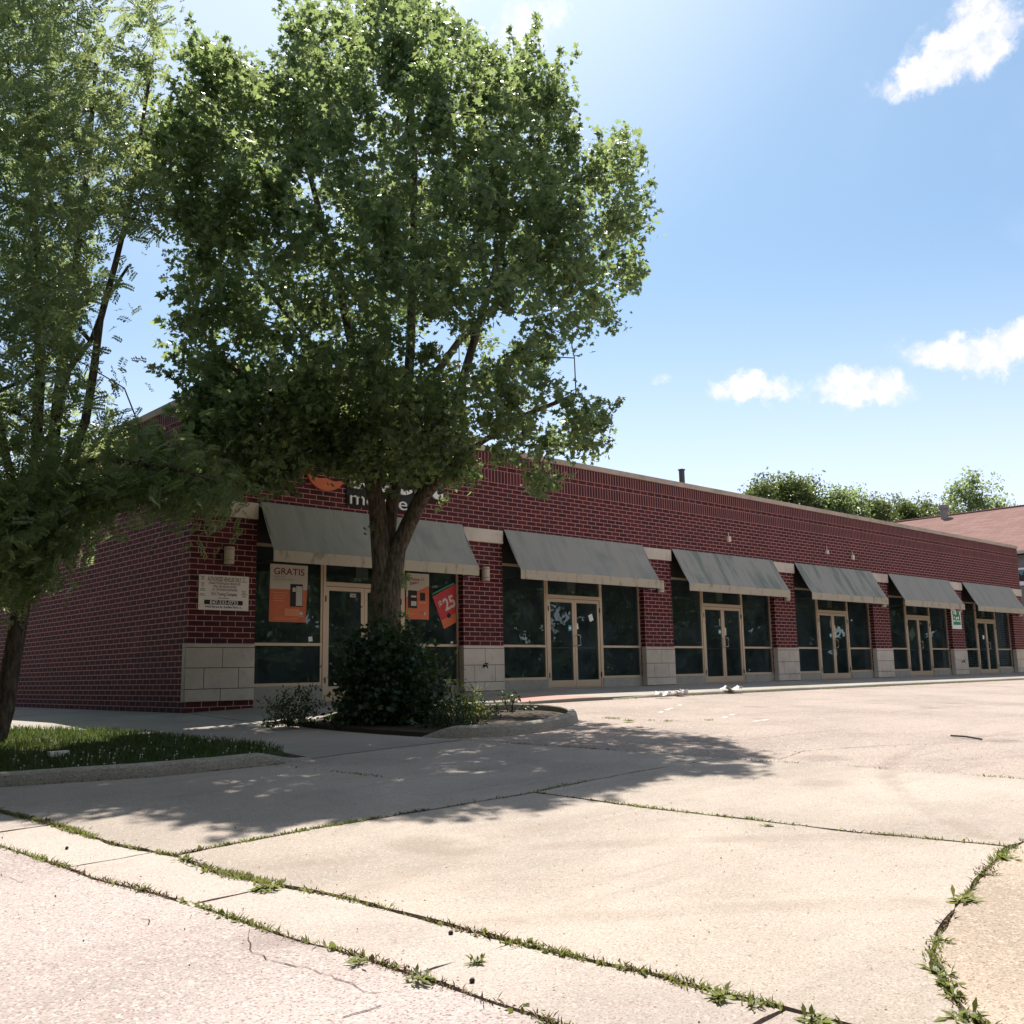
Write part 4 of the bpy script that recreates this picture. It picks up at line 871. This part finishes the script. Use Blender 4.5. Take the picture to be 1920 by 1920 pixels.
bpy.data.objects.remove(bpy.data.objects[[o.name for o in lt.children if o.name.startswith('trunk')][0]])
wood('trunk', N, Pn, nf, fr2, .0055, 2.2, M['bark2'], lt)
tgt = np.array(tg); nl = 18; which = np.repeat(np.arange(len(tgt)), nl)
pts = tgt[which]+nr.normal(0, 1, (len(which), 3))*nr.uniform(.12, .26, len(tgt))[which][:, None]
fronds('crown', pts, .23, M['locust'], lt, wind=wind, ws=.55)

# ---- shrubs
def shrub(name, label, cat, ctr, rx, ry, hz, n, size, m, base_z, shape=DIAM, stems_=14, group=None, seed=0):
    t = thing(name, label, cat, (ctr[0], ctr[1], base_z), group); c = np.array((ctr[0], ctr[1], base_z))
    k = max(8, n//45); d = nr.normal(0, 1, (k, 3)); d /= np.linalg.norm(d, axis=1)[:, None]; d[:, 2] = np.abs(d[:, 2]); r = nr.uniform(.35, 1.0, k)[:, None]**.5*nr.uniform(.62, 1.24, (k, 1))
    cen = c+d*r*np.array((rx, ry, hz)); cen[:, 2] = np.maximum(cen[:, 2], base_z+.06)
    which = nr.integers(0, k, n); P = cen[which]+nr.normal(0, 1, (n, 3))*np.array((rx, ry, hz*.8))*.15; P[:, 2] = np.maximum(P[:, 2], base_z+.03)
    leaves('foliage', P, size, m, t, shape=shape, up=.3)
    mb = MB()
    for i in range(min(stems_, k)):
        e = cen[i]; b = c+np.array((rnd.uniform(-.2, .2)*rx, rnd.uniform(-.2, .2)*ry, 0)); mid = (b+e)/2+np.array((0, 0, .1*hz)); mb.tube([b, mid, e], [.014*hz+.003, .009*hz+.002, .003], 5)
    mb.build('stems', M['bark'], t); return t
def ground(px, py, off=0.0):
    d = direction(px, py); t = .5
    while CAM[2]+t*d[2]-G(CAM[0]+t*d[0], CAM[1]+t*d[1])-off > 0 and t < 300: t += .02
    return CAM+t*d
c0 = (1.22, -4.35)
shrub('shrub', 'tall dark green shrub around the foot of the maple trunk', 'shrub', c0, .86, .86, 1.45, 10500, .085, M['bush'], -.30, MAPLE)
shrub('shrub', 'sunlit yellow green bush at the right foot of the dark shrub', 'shrub', (1.95, -5.15), .42, .42, .62, 1500, .05, M['lime'], -.32)
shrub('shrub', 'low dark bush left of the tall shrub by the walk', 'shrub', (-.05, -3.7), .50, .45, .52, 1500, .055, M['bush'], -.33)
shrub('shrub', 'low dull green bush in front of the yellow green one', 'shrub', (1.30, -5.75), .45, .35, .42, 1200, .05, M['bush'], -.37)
shrub('weed_plant', 'spindly leafy weed at the right part of the island bed', 'plant', (3.35, -4.75), .42, .28, .46, 170, .07, M['bush'], -.26, DIAM, 9)
shrub('weed_plant', 'small weed between the bushes and the island tip', 'plant', (2.5, -5.1), .25, .2, .28, 120, .05, M['bush'], -.26, DIAM, 6)

# ---- trees beyond the building
def far_tree(label, pxp, D, hgt_px, wid_px, seed, n=2600, m=None, dense=1.0, base=None):
    top = at_dist(pxp[0], pxp[1], D); w_ = wid_px*D/F; hc = hgt_px*D/F
    t = thing('tree', label, 'tree', (top[0], top[1], -.2), 'trees beyond the roof'); c = top-np.array((0, 0, hc))
    k = int(48*dense); d = nr.normal(0, 1, (k, 3)); d /= np.linalg.norm(d, axis=1)[:, None]; cen = c+d*(nr.uniform(.2, 1, (k, 1))**.45)*np.array((w_, w_, hc))*nr.uniform(.82, 1.1, (k, 1)); cen[:, 2] = np.minimum(cen[:, 2], top[2])
    n *= 4; which = nr.integers(0, k, n); P = cen[which]+gauss(n, 3)*.40*nr.uniform(.6, 1.3, k)[which][:, None]; leaves('crown', P, .25, m or M['far'], t, shape=DIAM, up=.4, wind=wind, ws=.3)
    st = [[np.array((top[0], top[1], -.4)), np.array((top[0]+.2, top[1], 3.0)), c-np.array((0, 0, hc*.5)), c+np.array((0, 0, hc*.4))]]
    N, Pn, nf = skeleton(st, [q for q in cen[:40]]); wood('trunk', N, Pn, nf, [.32, .26, .18, .08], .03, 2.2, M['bark'], t)
for (lab, x, y, D, hp, wp, n, dn, mm) in (
    ('leafy tree top at the left end of the group beyond the roof', 1432, 908, 62, 40, 28, 1600, .8, None), ('second tree top beyond the roof, with a rounded crown', 1478, 896, 64, 48, 34, 2200, 1, None),
    ('tree top with a pointed tip left of the gap beyond the roof', 1512, 903, 66, 48, 20, 1300, .7, None), ('slim leaning tree top beside the sky gap beyond the roof', 1565, 912, 66, 55, 28, 1700, .8, M['maple']),
    ('dark tree top just right of the sky gap beyond the roof', 1592, 925, 70, 45, 20, 1100, .6, M['maple']), ('rounded pale green tree behind the parapet', 1640, 932, 84, 50, 34, 2400, 1, None),
    ('bright bushy tree behind the start of the shingle roof', 1692, 934, 88, 50, 40, 2800, 1.1, None), ('light green tree in the middle of the shingle roof skyline', 1752, 937, 90, 46, 42, 2800, 1.1, None),
    ('tall sparse wind blown tree above the shingle roof', 1812, 880, 78, 75, 46, 1500, .9, M['maple']), ('small sparse tree top at the right end above the shingle roof', 1868, 938, 80, 30, 24, 500, .5, M['maple'])):
    far_tree(lab, (x, y), D, hp, wp, 0, n, mm, dn)
# wood across the lot behind the viewer: what the shop windows reflect
k = 1500; path = [(-13.6, 42), (-13.6, -34), (48, -36), (60, -30), (67, -18), (67, -3)]; ln_ = [math.dist(a, b) for a, b in zip(path, path[1:])]; cen = []  # left stretch is out of view, added close by to shade the side wall
for i in range(k):
    q = rnd.uniform(0, sum(ln_)); j = 0
    while q > ln_[j]: q -= ln_[j]; j += 1
    a, b = path[j], path[j+1]; u = q/ln_[j]; x = a[0]+(b[0]-a[0])*u; y = a[1]+(b[1]-a[1])*u; top = 11.2+2.2*math.sin((x+y)*.45)+1.2*math.sin((x-y)*1.3)
    cen.append((x+rnd.uniform(-2.5, 2.5), y+rnd.uniform(-2.5, 2.5), rnd.uniform(-.5, top)))
cen = np.array(cen); which = nr.integers(0, k, 110000)
P = cen[which]+nr.normal(0, 1, (110000, 3))*.9; P[:, 2] = np.maximum(P[:, 2], -1.0)
w3 = nr.integers(0, k, 26000); P3 = cen[w3]*np.array((1, 1, .92)); out_ = np.where((cen[w3][:, :1] < -10.5), np.array([[-3.5, 0, 0]]), np.where(cen[w3][:, :1] < 48, np.array([[0, -3.5, 0]]), np.array([[2.6, -2.2, 0]])))
w4 = nr.integers(0, k, 7000); P4 = cen[w4].copy(); P4[:, 2] = nr.uniform(-.9, 2.8, 7000); P3 = np.concatenate([P3+out_, P4]); out_ = 0
core = leaves('belt_backing', P3+out_, 1.9, M['bush'], None, shape=DIAM*np.array((1.5, 1)), up=.3); tag(core, 'dark inner mass added to the wood across the parking lot to close its gaps', 'woodland', kind='stuff')  # unseen oversized dark leaves, added to block sky gaps in the window reflections
tb = leaves('tree_belt', P, .42, M['far'], None, shape=DIAM*np.array((1.3, 1)), up=.3); tag(tb, 'wood of dark trees across the parking lot, plus an added left stretch that shades the side wall', 'woodland', kind='stuff')

# ------------------------------------------------------------------ grass, joint weeds, litter
def blades(name, P, hgt, wid, m, parent=None, lean=.6):
    n = len(P); an = nr.uniform(0, 2*np.pi, n); d = np.stack([np.cos(an), np.sin(an), np.zeros(n)], 1); sd = np.stack([-np.sin(an), np.cos(an), np.zeros(n)], 1)
    h_ = (hgt*nr.uniform(.4, 1.3, n))[:, None]; ln = (lean*nr.uniform(0, 1.2, n))[:, None]; w_ = wid*nr.uniform(.6, 1.3, n)[:, None]; up = np.array((0, 0, 1.0))
    V = np.stack([P-sd*w_, P+sd*w_, P+d*h_*ln*.4+up*h_*.6+sd*w_*.9, P+d*h_*ln+up*h_, P+d*h_*ln*.4+up*h_*.6-sd*w_*.9], 1)
    Fc = np.arange(n*5).reshape(n, 5); return npmesh(name, V.reshape(-1, 3), Fc, m, parent)
gp_ = []
vis = [(-1.45,-5.3),(-1.62,-6.2),(-2.4,-6.62),(-3.4,-6.45),(-4.7,-5.95),(-5.4,-5.7),(-5.4,2.5),(-3.3,2.5),(-3.12,-.54),(-2.55,-1.4),(-2.08,-2.3),(-1.75,-4.0)]
while len(gp_) < 26000:
    x, y = rnd.uniform(-5.4, -1.4), rnd.uniform(-6.7, 2.5)
    if inside((x, y), vis): gp_.append((x, y, G(x, y)+.07))
tag(blades('grass', np.array(gp_), .065, .0035, M['grass']), 'short clover filled grass strip between curb and walk at the left', 'grass', kind='stuff')
cf = []
for k in range(260):
    x, y = rnd.uniform(-5.2, -1.5), rnd.uniform(-6.6, -1.0)
    if inside((x, y), vis) and rnd.random() < .3+.7*((y < -4.5)): cf.append((x, y, G(x, y)+.07))
mb = MB()
for x, y, z in cf:
    hh = rnd.uniform(.05, .09); mb.tube([(x, y, z), (x+.005, y, z+hh)], .0012, 3); mb.tube([(x+.005, y, z+hh-.005), (x+.005, y, z+hh), (x+.005, y, z+hh+.008)], [.005, .009, .004], 6)
tag(mb.build('clover_flowers', M['clover']), 'small white clover flowers in the grass strip', 'flowers', kind='stuff')
def along(pl, n, spread, dens_f=None, z=.018):
    d = [math.dist(a, b) for a, b in zip(pl, pl[1:])]; T = sum(d); out = []
    ph = rnd.uniform(0, 50)
    while len(out) < n:
        s = rnd.uniform(0, T); q = s; k = 0
        while k < len(d)-1 and s > d[k]: s -= d[k]; k += 1
        a, b = pl[k], pl[k+1]; t = s/d[k]; x, y = a[0]+(b[0]-a[0])*t, a[1]+(b[1]-a[1])*t
        f = .18+.62*math.sin(q*4.1+ph)*math.sin(q*1.7+ph*2)+.30*math.sin(q*13+ph)*math.sin(q*7.3)
        if dens_f and rnd.random() > dens_f(q/T): continue
        if rnd.random() > max(.03, f): continue
        sp = spread*(.35+max(0, f)); out.append((x+rnd.gauss(0, sp), y+rnd.gauss(0, sp), G(x, y)+z))
    return np.array(out)
A1 = along(J1, 1900, .022, lambda t: 1 if t < .62 else .45); A3 = along(J3[:6], 800, .012, lambda t: 1-.75*t); A2 = along(J2, 480, .016); A4 = along(J4, 480, .010); A5 = along(J5[1:], 700, .022); A6 = along(AE[1:6], 420, .014); A7 = along(J6, 120, .010)
A8 = along([(-4.8,-11.35),(-4.6,-11.32)], 220, .025); A9 = along([(4.0,-6.2),(4.2,-7.2),(4.9,-7.6)], 160, .03); A10 = along([(7.3,-3.62),(36,-3.62)], 1500, .045); A11 = along(curb_line[2:7], 200, .02)
allp = np.concatenate([A1, A2, A3, A4, A5, A6, A7, A8, A9, A10, A11])
tag(blades('joint_weeds', allp, .030, .0035, M['weed'], lean=1.3), 'thin grass and weeds growing in the concrete joints', 'weeds', kind='stuff')
tag(blades('dry_grass', np.concatenate([along(J1, 700, .02), along(J2, 500, .02), along(J3[:4], 260, .012), along(J4, 160, .01), along(J5[1:], 300, .02)]), .028, .003, M['straw'], lean=1.6), 'dead brown grass in the concrete joints', 'weeds', kind='stuff')
lp = np.concatenate([along(J1, 950, .022), along(J2, 420, .02), along(J3[:3], 160, .012), along(J5[1:], 260, .02), along(J4, 90, .01), along([(7.3,-3.62),(36,-3.62)], 500, .04)])
tag(leaves('joint_clover', lp, .034, M['weed'], None, shape=DIAM*np.array((1.7, 1)), up=.8), 'small flat leaved weeds lining the concrete joints', 'weeds', kind='stuff')
dp = np.concatenate([along(J1, 900, .022), along(J2, 800, .02), along(J3, 500, .010), along(J5[1:], 500, .02), along(J4, 220, .008)]); dp[:, 2] += .008
tag(leaves('joint_debris', dp, .016, M['straw'], None, shape=DIAM*np.array((1.5, .8)), up=1.5), 'dry brown litter caught in the concrete joints', 'litter', kind='stuff')
# scattered tiny seeds / specks on the slabs
sp_ = []
while len(sp_) < 1500:
    x, y = rnd.uniform(-7, 4), rnd.uniform(-16, -7); sp_.append((x, y, G(x, y)+.034))
tag(leaves('fallen_specks', np.array(sp_), .014, M['straw'], None, shape=DIAM*np.array((1.6, .9)), up=4.0), 'tiny brown seeds and specks scattered over the concrete', 'litter', kind='stuff')
# larger rosette weeds
wl = [((1882,1610),.10,'leafy weed at the right end of the long joint, by the right edge'), ((1852,1640),.06,'small weed just left of the one at the right edge'), ((1812,1690),.12,'broad rosette weed on the upper bend of the curved joint'),
      ((1763,1765),.07,'thin upright weed at the tightest point of the curved joint'), ((1765,1825),.09,'dark leafed weed low on the curved joint'), ((1782,1848),.09,'flat leafed weed just below the dark one on the curved joint'),
      ((1790,1870),.07,'small bright weed second from the bottom of the curved joint'), ((1802,1910),.11,'large bright weed at the bottom end of the curved joint'), ((1352,1870),.09,'leaf rosette near the bottom edge, left of the lone corner weed'),
      ((1412,1884),.06,'small two leafed weed right of the bottom rosette'), ((1528,1914),.09,'weed rosette at the very bottom edge of the concrete'), ((785,1836),.09,'tufted weed where the gutter joint meets a cross crack'),
      ((890,1805),.07,'weed with dark twigs in the cross crack of the gutter'), ((500,1666),.10,'spreading weed where two joints meet at the left'), ((1178,1352),.10,'upright weed at the lot edge right of the island'), ((1440,1549),.06,'low weed in the middle of the long right joint'),
      ((270,1668),.06,'pale weed at the gutter edge on the left'), ((675,1802),.07,'pale leaf rosette on the gutter joint, lower left'), ((345,1612),.07,'bright weed where the long joint starts at the left')]
for (px, py), s, lab in wl:
    g = ground(px, py, .03); n = int(18+s*170); P = np.tile(g, (n, 1))+nr.normal(0, s*.22, (n, 3))*np.array((1, 1, 0)); ax = nr.normal(0, 1, (n, 3)); ax[:, 2] = np.abs(ax[:, 2])*.5+.12; ax /= np.linalg.norm(ax, axis=1)[:, None]
    si = np.cross(ax, (0, 0, 1.0)); si /= np.linalg.norm(si, axis=1)[:, None]; no = np.cross(si, ax); L = (s*nr.uniform(.5, 1.15, n))[:, None]
    L = L*.82; V = np.stack([P, P+ax*L*.5+si*L*.13, P+ax*L-np.array((0, 0, .22))*L, P+ax*L*.5-si*L*.13], 1)
    o = npmesh('weed_clump', V.reshape(-1, 3), np.arange(n*4).reshape(n, 4), M['weed'], None, tuple(g)); tag(o, lab, 'weed', 'leafy weeds in the pavement joints')
# litter on the kerb
def crumple(lab, x, y, z, L, wd, ang):
    n, k = 7, 4; V = []; Fs = []; f = lambda a, b: (a*L/n-L/2, b*wd/k-wd/2)
    for a in range(n+1):
        for b in range(k+1):
            u, v_ = f(a, b); X = x+u*math.cos(ang)-v_*math.sin(ang); Y = y+u*math.sin(ang)+v_*math.cos(ang)
            V.append((X+rnd.uniform(-.02, .02), Y+rnd.uniform(-.02, .02), z+rnd.uniform(0, .07)+.05*math.sin(a*1.3)+.04))
    Fs = [(a*(k+1)+b, (a+1)*(k+1)+b, (a+1)*(k+1)+b+1, a*(k+1)+b+1) for a in range(n) for b in range(k)]
    mb = MB(); mb.v = V; mb.f = Fs; mb.uv = [(0, 0)]*4*len(Fs); mb.mi = [0]*len(Fs); o = mb.build('crumpled_paper', M['paper'], None, (x, y, z)); md = o.modifiers.new('thick', 'SOLIDIFY'); md.thickness = .004
    tag(o, lab, 'litter', 'paper litter on the front kerb')
KZ = G(12, -3.6)+.02
def onx(px, py, Y):
    d = direction(px, py); return (CAM+d*((Y-CAM[1])/d[1]))[0]
crumple('large crumpled white paper hanging over the kerb below the third awning', onx(1372, 1290, -3.55), -3.55, KZ+.03, .46, .22, R(-35)); crumple('small crumpled white paper leaning on the kerb, between two others', onx(1276, 1298, -3.65), -3.65, KZ+.0, .28, .2, R(60)); crumple('flat white paper scrap on the asphalt, leftmost on the kerb', onx(1243, 1300, -3.85), -3.85, KZ-.01, .34, .15, R(-20))
g1, g2 = ground(1783, 1381, .02), ground(1841, 1388, .02); mb = MB(); mid = (g1+g2)/2+np.array((.02, .01, .005)); mb.tube([g1+(0, 0, .012), mid+(0, 0, .016), g2+(0, 0, .012)], .012, 6); tag(mb.build('stick', M['black'], None, tuple(mid)), 'thin black stick lying on the parking lot', 'stick')
for lab, px, py in (('small dark stone on the left gutter slab', 125, 1592), ('round dark stone on the gutter near the bottom', 885, 1842), ('dark pebble beside the cross crack of the gutter', 845, 1752)):
    g = ground(px, py, .025); mb = MB(); mb.tube([g, g+np.array((0, 0, .006)), g+np.array((.003, 0, .014)), g+np.array((.003, 0, .019))], [.009, .013, .010, .004], 8); tag(mb.build('pebble', M['black'], None, tuple(g)), lab, 'stone')
sd_ = ground(108, 1415, .09); mb = MB(); mb.box(sd_[0]-.10, sd_[0]+.12, sd_[1]-.05, sd_[1]+.05, sd_[2]-.02, sd_[2]+.04); tag(mb.build('scrap_block', M['paper'], None, tuple(sd_), bevel=.01), 'small white scrap lying in the grass strip', 'litter')

# cracks in street and lot: thin dark broken ribbons
def crack(pix, wdt, off):
    pts = [ground(a, b, off) for a, b in pix]; mb = MB(); P = []
    for a, b in zip(pts, pts[1:]):
        n = max(2, int(np.linalg.norm(b-a)/.05))
        for k in range(n): q = a+(b-a)*k/n; P.append((q[0]+rnd.gauss(0, .008), q[1]+rnd.gauss(0, .008)))
    for k, (a, b) in enumerate(zip(P, P[1:])):
        if rnd.random() < .10: continue
        d = Vector(b)-Vector(a); 
        if d.length < 1e-4: continue
        nn = Vector((-d.y, d.x)).normalized()*wdt*rnd.uniform(.3, 1)
        q = [Vector(a)-nn, Vector(b)-nn*.8, Vector(b)+nn*.8, Vector(a)+nn]; mb.face([(v.x, v.y, G(v.x, v.y)+off+.003) for v in q])
    tag(mb.build('pavement_crack', M['soil']), kind='structure')
crack([(465,1745),(468,1780),(500,1800),(590,1820),(645,1842),(690,1860),(735,1875)], .004, .019); crack([(735,1878),(690,1895),(620,1917)], .005, .019)
crack([(265,1726),(283,1728),(274,1742)], .004, .019); crack([(0,1640),(60,1662),(140,1665)], .003, .019)
crack([(1460,1424),(1508,1408),(1623,1400),(1790,1393),(1919,1388)], .007, .015); crack([(1671,1336),(1767,1326),(1919,1317)], .008, .015); crack([(1330,1395),(1420,1385),(1600,1366),(1760,1362)], .005, .015)
